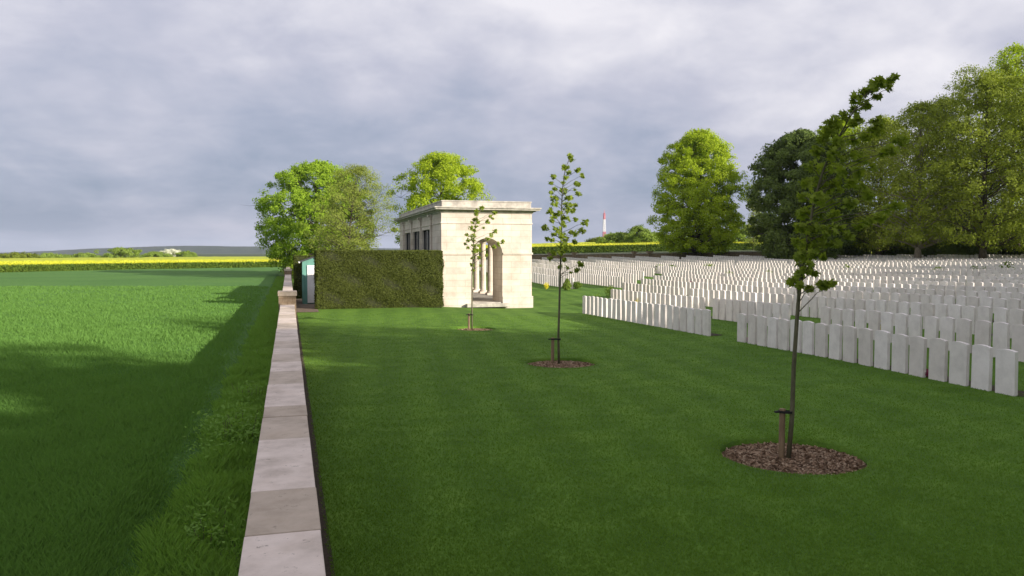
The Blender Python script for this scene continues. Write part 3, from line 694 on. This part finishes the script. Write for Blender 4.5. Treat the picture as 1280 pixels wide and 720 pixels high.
# ------------------------------------------------------------------ saplings
def maple_leaf_mesh(centers, sizes, ns):
    """five lobed leaves: centre fan of triangles"""
    out = [(0, -.5), (.18, -.18), (.5, -.22), (.30, .03), (.46, .32), (.16, .22), (0, .55), (-.16, .22), (-.46, .32), (-.30, .03), (-.5, -.22), (-.18, -.18)]
    m = len(centers); t = np.cross(ns, rng.normal(size=(m, 3))); t /= np.linalg.norm(t, axis=1)[:, None]; b = np.cross(ns, t)
    V = [centers]; s = sizes[:, None]
    for (x, y) in out: V.append(centers + t * s * x + b * s * y - ns * s * (.28 * (x * x + y * y)))
    V = np.stack(V, 1).reshape(-1, 3); k = len(out) + 1; base = np.arange(m)[:, None, None] * k
    f = np.array([(0, i + 1, (i + 1) % len(out) + 1) for i in range(len(out))])[None]
    return V, (base + f).reshape(-1, 3), len(out)
def sapling(label, base, path, clusters, d0, r0, leafsize, nl, depth, holec):
    x0, y0 = base; z0 = h1(x0, y0) - .08; root = empty('sapling_tree', (x0, y0, z0)); tag(root, label, 'young tree', 'saplings planted in round mulch beds')
    O = Vector((x0, y0, z0)); pts = [Vector((0, 0, 0))] + [P3(px, py, d0) - O for px, py in path]; n = len(pts)
    tr = MB(); tr.tube(pts, [r0 * (1 - .86 * i / (n - 1)) for i in range(n)], 9); tr.build('trunk', M_SBARK, root, smooth=True)
    br = MB(); cs = []; at = []
    zt = [p.z for p in pts]
    for (px, py, rp, kk) in clusters:
        rr = rp / FPX * d0; dd = d0 + random.uniform(-depth, depth); c = P3(px, py, dd) - O
        az = max(zt[1] + (pts[-1].z - zt[1]) * .42 * 0 + 1.2, c.z - random.uniform(.2, .6) * (.15 + .8 * abs((c - Vector((np.interp(c.z, zt, [p.x for p in pts]), np.interp(c.z, zt, [p.y for p in pts]), c.z))).length)))
        az = min(az, zt[-1] * .97)
        a = Vector((np.interp(az, zt, [p.x for p in pts]), np.interp(az, zt, [p.y for p in pts]), az))
        if (c - a).length > .06:
            pth = limb_path(a, c, 5, .03, .03); br.tube(pth, [.0075 * r0 / .03 * (1 - .7 * j / 5) for j in range(6)], 5)
        m = max(2, int(kk * nl)); g = rng.normal(size=(m, 3)); g /= np.linalg.norm(g, axis=1)[:, None]; g *= rr * rng.random((m, 1)) ** .5; g[:, 2] *= .8
        cs.append(np.array(c) + g); at.append(rng.random(m))
    br.build('branches', M_SBARK, root, smooth=True)
    c = np.concatenate(cs); m = len(c); ns = rng.normal(size=(m, 3)) * .6 + np.array([.25, -.35, .7]); ns /= np.linalg.norm(ns, axis=1)[:, None]
    V, F, k = maple_leaf_mesh(c, leafsize * (.6 + .7 * rng.random(m)), ns)
    mesh_np('crown', V, F, ML['sap'], root, attr=np.repeat(np.concatenate(at), k))
C1 = [(1116,97,6,.8),(1108,103,9,1.4),(1097,104,11,1.8),(1090,112,8,1.1),(1080,115,6,.7),(1071,123,8,.9),(1082,132,7,.8),(1068,137,7,.8),(1096,121,6,.6),(1112,112,4,.3),
      (1054,144,9,1.1),(1040,152,9,1.1),(1036,163,11,1.6),(1047,160,8,.9),(1073,148,6,.6),(1067,155,6,.6),(1097,152,9,1.1),(1096,163,10,1.4),(1084,170,8,1),(1125,176,9,1.2),(1114,188,9,1),(1103,192,7,.6),
      (1030,175,9,1),(1050,178,9,1),(1065,176,8,.9),(1020,190,10,1),(1040,192,12,1.3),(1060,195,12,1.2),(1078,198,10,.9),(1012,208,10,.9),(1030,210,13,1.4),(1050,212,13,1.3),(1072,214,10,.9),(1090,210,8,.5),
      (1006,228,9,.8),(1024,228,13,1.4),(1043,232,13,1.4),(1062,228,10,.8),(1084,243,9,1),(1062,254,9,1),(1076,232,8,.5),(1004,246,9,.9),(1020,248,13,1.4),(1040,250,13,1.3),(1122,257,9,1.1),(1110,262,8,.8),(1098,272,9,1),(1086,276,8,.9),
      (1073,283,8,.9),(1062,294,8,.8),(1006,266,11,1.2),(1024,268,13,1.5),(1042,270,11,1.2),(1000,285,9,1.1),(1016,286,13,1.5),(1036,288,12,1.3),(1050,284,7,.7),(996,303,7,.9),(1008,305,11,1.4),(1026,305,11,1.2),(1044,305,8,.9),
      (1001,316,8,1),(1016,318,7,.7),(1030,321,5,.5),(1008,338,8,.9),(1018,341,5,.5),(992,352,8,1.1),(1000,357,6,.7),(1030,356,8,1.2),(1040,354,5,.6),(1012,361,7,.9),(998,342,5,.5),(1000,330,6,.7),(1007,324,7,.9),(1014,331,6,.6),(997,322,5,.6),(1002,347,5,.5)]
sapling('nearest staked sapling with its dark crown swept to the right', T1, [(990,520),(992,460),(996,400),(999,363),(1004,330),(1010,295),(1018,250),(1029,213),(1042,184),(1051,167),(1064,144),(1078,122),(1100,106)], C1, P3(989, 572, 1) and colof(*T1)[1], .032, .088, 34, .35, None)
C2 = [(713,195,4,1.2),(715,199,4,1),(707,209,4,1),(711,216,3,.7),(707,222,3,.8),(704,228,2,.4),(722,213,4,1),(727,220,4.5,1.2),(720,229,3,.7),(723,231,3,.7),(723,242,4,.9),(719,237,2,.4),(692,221,4,1),(689,229,3.5,.9),(693,236,3,.8),(689,241,2,.4),
      (693,248,5,1.3),(693,255,5,1.3),(704,238,5,1.2),(711,247,6,1.6),(709,255,6,1.4),(708,262,5,1),(715,263,5,1.2),(720,257,2,.4),(688,265,5,1.3),(693,270,5,1.2),(699,266,4,.9),(707,273,6,1.4),(720,274,3.5,.8),(732,278,5,1.5),(681,285,5,1.3),(690,276,5,1),
      (697,285,6,1.3),(704,280,5,1.1),(727,288,5,1.3),(720,292,5,1),(713,290,4,.8),(684,298,3,.7),(690,300,3,.7),(692,293,3,.7),(703,295,6,1.4),(708,300,6,1.2),(718,302,4,.9),(702,306,6,1.6),(708,310,5,1.2),(702,315,5,1.2),(692,317,4,1),(688,323,3.5,.9),
      (706,325,4,.9),(709,335,3,.5),(726,330,4,1.1),(722,338,4.5,1.2),(714,341,2.5,.5),(700,333,3,.5)]
sapling('middle staked sapling with upright open crown seen against the sky', T2, [(698,420),(699,390),(700,350),(701,315),(702,285),(702,260),(703,238),(705,220),(709,205),(713,196)], C2, colof(*T2)[1], .030, .10, 19, .40, None)
C3 = [(602,260,3,1.2),(596,264,3,1),(594,268,3,1),(594,275,4,1.3),(590,278,2,.6),(597,277,3,.7),(589,285,3.5,1.2),(593,288,3,1),(595,283,2,.5),(604,285,2,.5),(584,294,3,.8),(585,300,3,.9),(582,305,2,.6),(591,295,3.5,1),(592,300,4,1.2),(593,307,4,1.2),
      (585,310,2.5,.8),(598,306,2.5,.6),(599,313,3.5,1),(593,314,4,1.2),(618,266,3.5,1.2),(613,270,2.5,.7),(616,273,2,.5),(609,277,3,.9),(619,289,3.5,1.1),(614,294,3.5,1.1),(610,298,2.5,.6),(628,302,3.5,1.2),(623,305,3.5,1),(618,308,3,.8),(608,319,2,.6),
      (591,322,3,1),(599,322,2.5,.6),(590,331,3,.9),(592,338,2.5,.7),(600,332,2,.4)]
sapling('smallest staked sapling standing in front of the shelter arch', T3, [(590,395),(590,370),(590,345),(591,325),(592,305),(593,290),(595,277),(598,268),(602,261)], C3, colof(*T3)[1], .028, .105, 18, .35, None)
def stake(px, top, base, label, dd):
    x, y = P(px, colof(*base)[1] + dd); z = h1(x, y) - .12; root = empty('tree_stake', (x, y, z)); tag(root, label, 'stake', 'stakes supporting the saplings')
    hh = P3(px, top, colof(x, y)[1]).z - z
    p = MB(); p.tube([(0, 0, -.1), (0, 0, hh * .5), (.004, 0, hh)], [.040, .039, .038], 12); p.build('post', M_STAKE, root, smooth=False)
    s = MB(); dx, dy = base[0] - x, base[1] - y; zz = hh - .035; L_ = math.hypot(dx, dy); ux, uy = dx / L_, dy / L_
    nrm = (-uy, ux); pts = []
    for q in range(13): a = math.pi * .5 + math.pi * q / 12; pts.append((ux * math.cos(a) * .05 + nrm[0] * math.sin(a) * .05, uy * math.cos(a) * .05 + nrm[1] * math.sin(a) * .05))
    for q in range(13): a = -math.pi * .5 + math.pi * q / 12; pts.append((dx + ux * math.cos(a) * .045 + nrm[0] * math.sin(a) * .045, dy + uy * math.cos(a) * .045 + nrm[1] * math.sin(a) * .045))
    m = len(pts); vs = [(a, b, zz - .016) for a, b in pts] + [(a, b, zz + .016) for a, b in pts] + [(a * .93 + dx * .035, b * .93 + dy * .035, zz - .016) for a, b in pts] + [(a * .93 + dx * .035, b * .93 + dy * .035, zz + .016) for a, b in pts]
    fs = []
    for i in range(m): j = (i + 1) % m; fs += [(i, j, m + j, m + i), (2*m+j, 2*m+i, 3*m+i, 3*m+j), (m+i, m+j, 3*m+j, 3*m+i), (j, i, 2*m+i, 2*m+j)]
    s.add(vs, fs)
    s.box(-.105, -.02, zz - .012, -.045, .02, zz + .012); s.box(.04, -.022, zz - .02, max(.07, L_ - .04), .022, zz + .006)
    s.build('tie_strap', M_RUBBER, root)
stake(980.5, 511, T1, 'brown round stake with rubber tie beside the nearest sapling', .04)
stake(691, 422, T2, 'brown round stake with rubber tie beside the middle sapling', .04)
stake(586, 392, T3, 'short stake with rubber tie beside the smallest sapling', .04)

# ------------------------------------------------------------------ trees
tree('round_tree', 'round bright green tree left of the shelter, edge over the wheat field', 'tree', P(397, 92), 13.1, 6.6, .3, .19, 'fresh', 700, 60, .75, .38, shape='round', asym=.10, shell=.38, limbs=40, group='trees behind the shelter')
tree('wispy_tree', 'thin wispy olive green tree in front of the round bright one', 'tree', P(430, 78), 11.2, 4.6, .3, .10, 'wispy', 420, 40, .75, .2, shape='fan', lean=(.13, .0), asym=.3, limbs=150, twigs=5, group='trees behind the shelter')
tree('lime_tree', 'yellow green tree rising behind the shelter roof', 'tree', P(552, 90), 13.3, 5.5, 1.0, .18, 'lime', 500, 60, .75, .34, shape='round', asym=.15, limbs=40, group='trees behind the shelter')
tree('lime_tree', 'lone broad tree with sunlit yellow top behind the graves', 'tree', P(873, 103), 16.7, 5.9, 1.4, .20, 'lime', 800, 60, .8, .50, shape='broad', asym=.12, limbs=60)
tree('slender_poplar', 'slender pale tree between the lone tree and dark chestnut', 'tree', P(941, 150), 12.2, 1.7, .5, .2, 'wispy', 90, 26, .8, .2, shape='column', limbs=30)
tree('chestnut_tree', 'dark dense chestnut at the left end of the wood', 'tree', P(1000, 88), 14.6, 5.9, .3, .24, 'chest', 700, 65, .8, .5, shape='round', asym=.1, limbs=40, group='trees of the wood on the right')
wd = [(1048, 97, 17.2, 5.2, 'lime', 'yellow green crown behind the chestnut top'), (1098, 92, 16.6, 5.6, 'poplar', 'olive tree between chestnut and the pale trunk'),
      (1147, 80, 16.3, 5.4, 'poplar', 'olive green tree with the pale bare trunk'), (1176, 93, 19, 5.0, 'wood', 'darker tree behind the gap right of the pale trunk'), (1228, 76, 18.4, 5.4, 'poplar', 'tall olive tree with dark trunk near the right edge'),
      (1205, 96, 23.2, 4.6, 'wispy', 'tallest thin topped tree of the wood behind the others'), (1290, 80, 21.4, 6.0, 'poplar', 'high tree cut by the right edge of the picture'), (1262, 92, 24.6, 4.8, 'lime', 'highest light topped tree near the right edge'), (1340, 72, 19, 6.2, 'poplar', 'large tree beyond the right edge of the picture')]
for k, (px, d, H_, r, mt, lb) in enumerate(wd):
    tree({'wood': 'woodland_tree', 'wispy': 'thin_tree', 'lime': 'lime_tree'}.get(mt, 'poplar_tree'), lb, 'tree', P(px, d), H_, r, 2.4 if k in (2, 4) else 1.6, .19 if mt != 'wispy' else .16, mt, 520 if mt != 'wispy' else 300, 36 if mt != 'wispy' else 22, .85, .34, shape='broad', asym=.34, limbs=90, dens=1.7, bark=M_PALEBARK if k == 2 else None, group='trees of the wood on the right', twigs=3)
for k, (px, d, H_, r, lb) in enumerate(((1010, 98, 4.8, 5, 'dark undergrowth under the chestnut'), (1062, 98, 5.2, 5.5, 'dark undergrowth between chestnut and first olive tree'), (1115, 96, 5.0, 5.0, 'dark undergrowth left of the pale trunk'), (1163, 93, 5.2, 5.2, 'dark undergrowth right of the pale trunk'),
                                  (1208, 90, 5.0, 5.0, 'dark undergrowth left of the dark trunk near the right edge'), (1252, 88, 5.0, 5.0, 'dark undergrowth right of the dark trunk near the right edge'), (1300, 86, 5.4, 5.6, 'dark undergrowth at the right edge of the picture'))):
    tree('undergrowth_bush', lb, 'bush', P(px, d), H_, r, .1, .22, 'chest', 230, 60, .9, .1, shape='broad', asym=.15, limbs=16, group='undergrowth beneath the wood')
# far bushes
fb = [(799, 172, 4.6, 3.6, 'bush', 'bright rounded bush on the yellow field ridge beside the mast'), (768, 176, 3.2, 4.4, 'bush', 'low bright bush at the foot of the mast'), (750, 210, 2.2, 4.0, 'wood', 'dark trees in front of the mast foot'), (776, 215, 3.6, 5, 'wood', 'dark trees behind the bright ridge bushes'), (818, 178, 3.0, 4, 'bush', 'low bush left of the lone tree on the ridge'),
      (905, 180, 3.0, 7.0, 'bush', 'low green bushes right of the lone tree trunk'), (933, 175, 4.8, 5, 'bush', 'light green bushes under the slender tree'), (860, 185, 2.8, 6, 'bush', 'low bush behind the lone tree trunk')]
for k, (px, d, H_, r, mt, lb) in enumerate(fb):
    tree('far_bush', lb, 'bush', P(px, d), H_, r, .1, .3, mt, 90, 50, .9, .12, shape='broad', asym=.3, limbs=8, group='bushes along the yellow field')
fl = [(152, 260, 4.4, 7.5, 'bush', 'large pale rounded bush beyond the left yellow field'), (215, 330, 4.0, 6.5, 'blossom', 'white blossoming bush beyond the left yellow field'), (196, 300, 2.9, 5.5, 'bush', 'low bush left of the white blossoming one'), (233, 300, 3.2, 4, 'bush', 'small bush right of the white blossoming one'),
      (20, 240, 2.6, 8, 'wood', 'low dark bushes at the far left'), (60, 250, 2.3, 9, 'bush', 'low green bushes second from the far left'), (108, 270, 2.4, 7, 'bush', 'low green bushes just left of the large pale one')]
for k, (px, d, H_, r, mt, lb) in enumerate(fl):
    tree('far_bush', lb, 'bush', P(px, d), H_, r, .1, .32, mt, 110, 45, .9, .12, shape='broad', asym=.25, limbs=8, group='bushes along the yellow field')
# trees out of frame that throw the foreground shade
sh = [(14, -12, 12, 6.5), (23, -10, 13, 6.5), (31, -8, 14, 7), (39, -9, 15, 7.5), (47, -6, 15, 7), (55, -4, 16, 7.5), (64, 0, 16, 7.5), (72, 6, 17, 8), (80, 14, 17, 8), (88, 24, 15, 8), (96, 33, 12, 8), (26, -22, 16, 7), (44, -20, 17, 8), (62, -14, 17, 8), (6, -20, 13, 6), (20, -30, 23, 5), (31, -31, 25, 5), (42, -30, 26, 5), (53, -27, 26, 5), (36, -38, 28, 5)]
SHN = [f'broad tree outside the picture, {w} along the cemetery edge behind the camera' for w in 'first second third fourth fifth sixth seventh eighth ninth tenth eleventh twelfth thirteenth fourteenth fifteenth sixteenth seventeenth eighteenth nineteenth twentieth'.split()]
for k, (x, y, H_, r) in enumerate(sh):
    tree('shade_tree', SHN[k], 'tree', (x, y), H_ - 1.2, r * .92, 1.0, .5, 'wood', 260, 60, 1.5, .4, shape='broad', asym=.2, limbs=20, dens=1.0 if H_ < 20 else .22, group='trees behind the camera')

# ------------------------------------------------------------------ rapeseed fields
def rape(name, label, pxs, front, depths, ztop, fn_ground, nflow):
    root = empty(name, (*P(pxs[len(pxs)//2], front(pxs[len(pxs)//2])), 0)); tag(root, label, 'crop field'); ox, oy, _ = root.location
    V = []; n = len(pxs); m = len(depths)
    for px in pxs:
        for k in depths:
            x, y = P(px, front(px) + k); V.append((x - ox, y - oy, fn_ground(x, y) + ztop + .05 * math.sin(x * 1.1) * math.sin(y * .9)))
    F = [(i*m+j, (i+1)*m+j, (i+1)*m+j+1, i*m+j+1) for i in range(n-1) for j in range(m-1)]
    mesh_np('flower_canopy', V, F, M_RAPE, root, smooth=True)
    b = MB(); vs = []
    for px in pxs:
        x, y = P(px, front(px)); g = fn_ground(x, y); vs += [(x - ox, y - oy, g - .2), (x - ox, y - oy, g + ztop + .05 * math.sin(x * 1.1) * math.sin(y * .9))]
    b.add(vs, [(2*i, 2*i+2, 2*i+3, 2*i+1) for i in range(n-1)]); b.build('stem_edge', M_RAPEG, root)
    a = rng.random(nflow); px = pxs[0] + (pxs[-1] - pxs[0]) * rng.random(nflow); dep = (rng.random(nflow) ** 2.5) * 45 - .3
    c = np.array([(*P(p, front(p) + q), 0) for p, q in zip(px, dep)]); g = np.array([fn_ground(p[0], p[1]) for p in c])
    c[:, 2] = g + ztop + rng.random(nflow) * .22 - .05; c[:, 0] -= ox; c[:, 1] -= oy
    V, F = leaves(c, .16); o = mesh_np('flower_heads', V, F, ML['rapefl'], root, attr=rng.random(nflow) * .5 + .5); o['kind'] = 'stuff'
    px = pxs[0] + (pxs[-1] - pxs[0]) * rng.random(nflow); c = np.array([(*P(p, front(p) - abs(random.gauss(0, .25))), 0) for p in px]); g = np.array([fn_ground(p[0], p[1]) for p in c])
    c[:, 2] = g + rng.random(nflow) * (ztop + .02); c[:, 0] -= ox; c[:, 1] -= oy
    V, F = leaves(c, .22); o = mesh_np('stem_leaves', V, F, ML['plant'], root, attr=rng.random(nflow)); o['kind'] = 'stuff'
rape('rapeseed_field', 'yellow flowering rapeseed strip beyond the wheat field on the left', list(np.linspace(-180, 352, 90)), lambda p: 103 + 38 * max(0, p) / 340, [0, 1, 3, 6, 10, 16, 25, 40, 60, 90, 140, 200], 1.15, lambda x, y: -.15 + .0035 * max(0, y - 100) * 0, 26000)
rape('rapeseed_field', 'yellow flowering rapeseed on the rise behind the graves and radio mast foot', list(np.linspace(560, 1330, 110)), lambda p: 150, [0, 1, 3, 6, 10, 16, 25, 40, 60], 1.2, h1, 26000)

# ------------------------------------------------------------------ back wall, railing, mast
def back_wall():
    pxs = np.linspace(640, 1225, 60); pts = [P(p, float(wall_depth(p))) for p in pxs]; ox, oy = pts[0]
    root = empty('stone_wall', (ox, oy, h1(ox, oy))); oz = h1(ox, oy); tag(root, 'low stone wall running along the back of the graves', 'wall')
    for nm, w, za, zb, mt in (('wall_body', .18, -.4, .95, M_BRICK), ('coping', .25, .95, 1.07, M_SHELTD)):
        b = MB(); vs = []
        for i, (x, y) in enumerate(pts):
            a = pts[max(0, i-1)]; c = pts[min(len(pts)-1, i+1)]; t = Vector((c[0]-a[0], c[1]-a[1])).normalized(); nx, ny = -t.y * w, t.x * w; g = h1(x, y) - oz
            vs += [(x - nx - ox, y - ny - oy, g + za), (x + nx - ox, y + ny - oy, g + za), (x + nx - ox, y + ny - oy, g + zb), (x - nx - ox, y - ny - oy, g + zb)]
        fs = []
        for i in range(len(pts)-1):
            a, c = 4*i, 4*i+4; fs += [(a, c, c+3, a+3), (a+3, c+3, c+2, a+2), (a+2, c+2, c+1, a+1), (a+1, c+1, c, a)]
        fs += [(0, 3, 2, 1), (4*len(pts)-4, 4*len(pts)-3, 4*len(pts)-2, 4*len(pts)-1)]; b.add(vs, fs); b.build(nm, mt, root)
    for px in (688, 718, 793, 812, 1000, 1082, 1178):
        x, y = P(px, float(wall_depth(px))); g = h1(x, y) - oz; p = MB(); p.box(x - ox - .35, y - oy - .35, g - .3, x - ox + .35, y - oy + .35, g + 1.25); p.build('pier', M_BRICK, root)
back_wall()
def railing():
    a = Vector(P(1228, 86)); b = Vector(P(1330, 80)); root = empty('iron_railing', (a.x, a.y, h1(*a))); oz = h1(*a); tag(root, 'dark iron railing at the right end of the back wall', 'railing')
    L_ = (b - a).length; n = int(L_ / .28); r = MB()
    for zz in (.15, 1.25): r.tube([(0, 0, zz)] + [((b.x - a.x) * t, (b.y - a.y) * t, zz + h1(a.x + (b.x-a.x)*t, a.y + (b.y-a.y)*t) - oz) for t in (.33, .66, 1)], .035, 6)
    for i in range(n + 1):
        t = i / n; x, y = (b.x-a.x)*t, (b.y-a.y)*t; g = h1(a.x + x, a.y + y) - oz; r.tube([(x, y, g - .1), (x, y, g + 1.4)], .028 if i % 8 else .06, 5)
    r.build('bars', M_IRON, root)
railing()
def mast():
    x0, y0 = P(755, 900); z0 = 2; root = empty('radio_mast', (x0, y0, z0)); tag(root, 'red and white lattice radio mast on the horizon', 'mast')
    top = 49.5; secs = [(0, 9, M_RED), (9, 17, M_MWHITE), (17, 25, M_RED), (25, 32, M_MWHITE), (32, 39, M_MWHITE), (39, 43, M_RED), (43, 46, M_RED)]
    wd_ = lambda z: 1.9 - 1.1 * z / 46
    for za, zb, mt in secs:
        m = MB(); n = max(2, int((zb - za) / 2.0)); 
        for i in range(n):
            z1, z2 = za + (zb - za) * i / n, za + (zb - za) * (i + 1) / n; a, b = wd_(z1), wd_(z2); q1 = [(-a, -a), (a, -a), (a, a), (-a, a)]; q2 = [(-b, -b), (b, -b), (b, b), (-b, b)]
            for k in range(4):
                m.tube([(*q1[k], z1), (*q2[k], z2)], .15, 4); m.tube([(*q1[k], z1), (*q2[(k+1) % 4], z2)], .15, 4); m.tube([(*q1[(k+1) % 4], z1), (*q2[k], z2)], .15, 4); m.tube([(*q1[k], z1), (*q1[(k+1) % 4], z1)], .15, 4)
        m.build('mast_section', mt, root)
    m = MB(); m.tube([(0, 0, 46), (0, 0, top)], [.4, .15], 6); m.tube([(0, 0, 40), (0, 0, 43)], [1.0, 1.0], 10); m.build('antenna', M_RED, root)
mast()

# ------------------------------------------------------------------ grasses
def blades(name, xy, zb, h, w, mat, lean=.35, label=None, cat='grass', attr=None):
    m = len(xy); q = rng.random(m) * 2 * np.pi; dx, dy = np.cos(q), np.sin(q); q2 = rng.random(m) * 2 * np.pi; ln = lean * h * (.3 + rng.random(m))
    z = zb; x, y = xy[:, 0], xy[:, 1]; wx, wy = dx * w * .5, dy * w * .5; lx_, ly_ = np.cos(q2) * ln, np.sin(q2) * ln
    V = np.stack([np.stack([x - wx, y - wy, z], 1), np.stack([x + wx, y + wy, z], 1), np.stack([x + lx_ * .4 + wx * .8, y + ly_ * .4 + wy * .8, z + h * .6], 1), np.stack([x + lx_, y + ly_, z + h], 1)], 1)
    # quad with a pointed tip, folded along one diagonal
    V = V.reshape(-1, 3); F = np.arange(4 * m).reshape(-1, 4)
    o = mesh_np(name, V, F, ML[mat], attr=rng.random(m) if attr is None else attr); tag(o, label, cat, kind='stuff'); return o
def in_holes(x, y):
    k = np.zeros(len(x), bool)
    for hx, hy, r in HOLES: k |= (x - hx) ** 2 + (y - hy) ** 2 < (r * 1.0) ** 2
    return k
def sample_view(n, d0, d1, px0, px1, pw=1.6):
    u = rng.random(n); a = 1 - pw; d = (d0 ** a + u * (d1 ** a - d0 ** a)) ** (1 / a) if abs(a) > 1e-6 else d0 * (d1 / d0) ** u
    px = px0 + (px1 - px0) * rng.random(n); s, c = math.sin(R(YAW)), math.cos(R(YAW)); t = (px - 640) / FPX
    return d * (t * c + s), d * (c - t * s), d
x, y, d = sample_view(420000, 4.6, 34, 330, 1340, 1.55)
k = (x > .30) & ~in_holes(x, y) & (x < 60); x, y, d = x[k], y[k], d[k]
pat = .5 + .25 * np.sin(x * 1.7 + 2 * np.sin(y * .8)) * np.sin(y * 2.3 + x * .6) + .25 * np.sin(x * 6.1) * np.sin(y * 5.3 + x)
blades('lawn_blades', np.stack([x, y], 1), hz(x, y) - .003, .012 + .022 * rng.random(len(x)) * (.7 + .5 * pat), (.0035 + .0006 * d), 'blade', .9, 'short mown grass of the cemetery lawn', attr=np.clip(.5 * rng.random(len(x)) + .4 * pat + .10 * np.sign(np.sin((x * math.cos(R(5)) + y * math.sin(R(5))) * 2 * np.pi / 1.5)), 0, 1))
x, y, d = sample_view(620000, 4.0, 60, -60, 400, 1.45)
k = (x < -1.12) & (x > -60); x, y, d = x[k], y[k], d[k]
pat = .5 + .3 * np.sin(x * 1.1 + 2 * np.sin(y * .33)) * np.sin(y * .7 + x * .5) + .2 * np.sin(x * 3.1) * np.sin(y * 2.3)
edge = np.clip((-x - 1.0) / .7, .35, 1)
blades('wheat_blades', np.stack([x, y], 1), fz(x, y) - .04, (.06 + .11 * rng.random(len(x)) ** 1.4) * edge * (.7 + .6 * pat), .0055 + .0007 * d, 'wheat', .55, 'fresh green young wheat leaves covering the field', 'crop', attr=np.clip(.6 * rng.random(len(x)) + .4 * pat, 0, 1))
n = 260000; yy = (1.2 ** -.2 + rng.random(n) * (90 ** -.2 - 1.2 ** -.2)) ** (-5.0); xx = -.18 - 1.1 * rng.random(n) ** .9
cl = .5 + .5 * np.sin(xx * 5 + 3 * np.sin(yy * .9)) * np.sin(yy * 2.1 + xx * 2); keep = rng.random(n) < .35 + .65 * cl; xx, yy, cl = xx[keep], yy[keep], cl[keep]
blades('verge_blades', np.stack([xx, yy], 1), -.14 + 0 * xx, (.05 + .17 * rng.random(len(xx)) * (.3 + .9 * cl)), .0042 + .0006 * yy, 'rough', .6, 'rough tufted grass along the foot of the wall', attr=np.clip(.5 * rng.random(len(xx)) + .5 * cl, 0, 1))
def weeds():
    for j, (cx, cy, w, h, n, lb) in enumerate(((-.78, 11.9, .75, .5, 1500, 'leafy light green weeds beside the wall at mid length'), (-.72, 14.8, .5, .4, 700, 'smaller clump of weeds farther along the wall'), (-.8, 8.0, .5, .22, 500, 'low dark weeds in the verge nearest the camera'))):
        root = empty('weed_clump', (cx, cy, -.14)); tag(root, lb, 'weeds', 'weed clumps in the verge')
        c = rng.normal(size=(n, 3)) * np.array([w * .35, w * .9, .5]); c[:, 2] = (np.abs(c[:, 2]) ** .8).clip(0, 1) * h * (1 - .4 * np.clip((c[:, 0] / w) ** 2 + (c[:, 1] / w / 2) ** 2, 0, 1)); c[:, 0] = np.clip(c[:, 0], -1.2, -.22 - cx)
        V, F = leaves(c, .06, np.tile([0, 0, .8], (n, 1)), aspect=.5); mesh_np('foliage', V, F, ML['rough'], root, attr=rng.random(n) * .5 + .45)
        s = MB()
        for i in range(10): a, b = random.gauss(0, w * .3), random.gauss(0, w * .7); a = min(a, -.25 - cx); s.tube([(a * .7, b * .8, -.05), (a, b, h * .75)], [.006, .003], 4)
        s.build('stem', M_SBARK, root)
weeds()

# low planting in the dug borders of the nearer rows
def border_green():
    cs = []
    for i, y, x, px, d in sts:
        if d > 45 or random.random() < .45: continue
        m = random.randint(8, 30); c = rng.normal(size=(m, 3)) * np.array([.07, .10, .06]); c[:, 2] = np.abs(c[:, 2]); c += np.array([x + .2, y + random.uniform(.1, .4), h1(x, y) + .02]); cs.append(c)
    c = np.concatenate(cs); V, F = leaves(c, .055, np.tile([0, 0, .6], (len(c), 1))); o = mesh_np('border_planting', V, F, ML['plant'], attr=rng.random(len(c)))
    tag(o, 'low green planting in the dug borders behind the headstones', 'border planting', kind='stuff')
border_green()
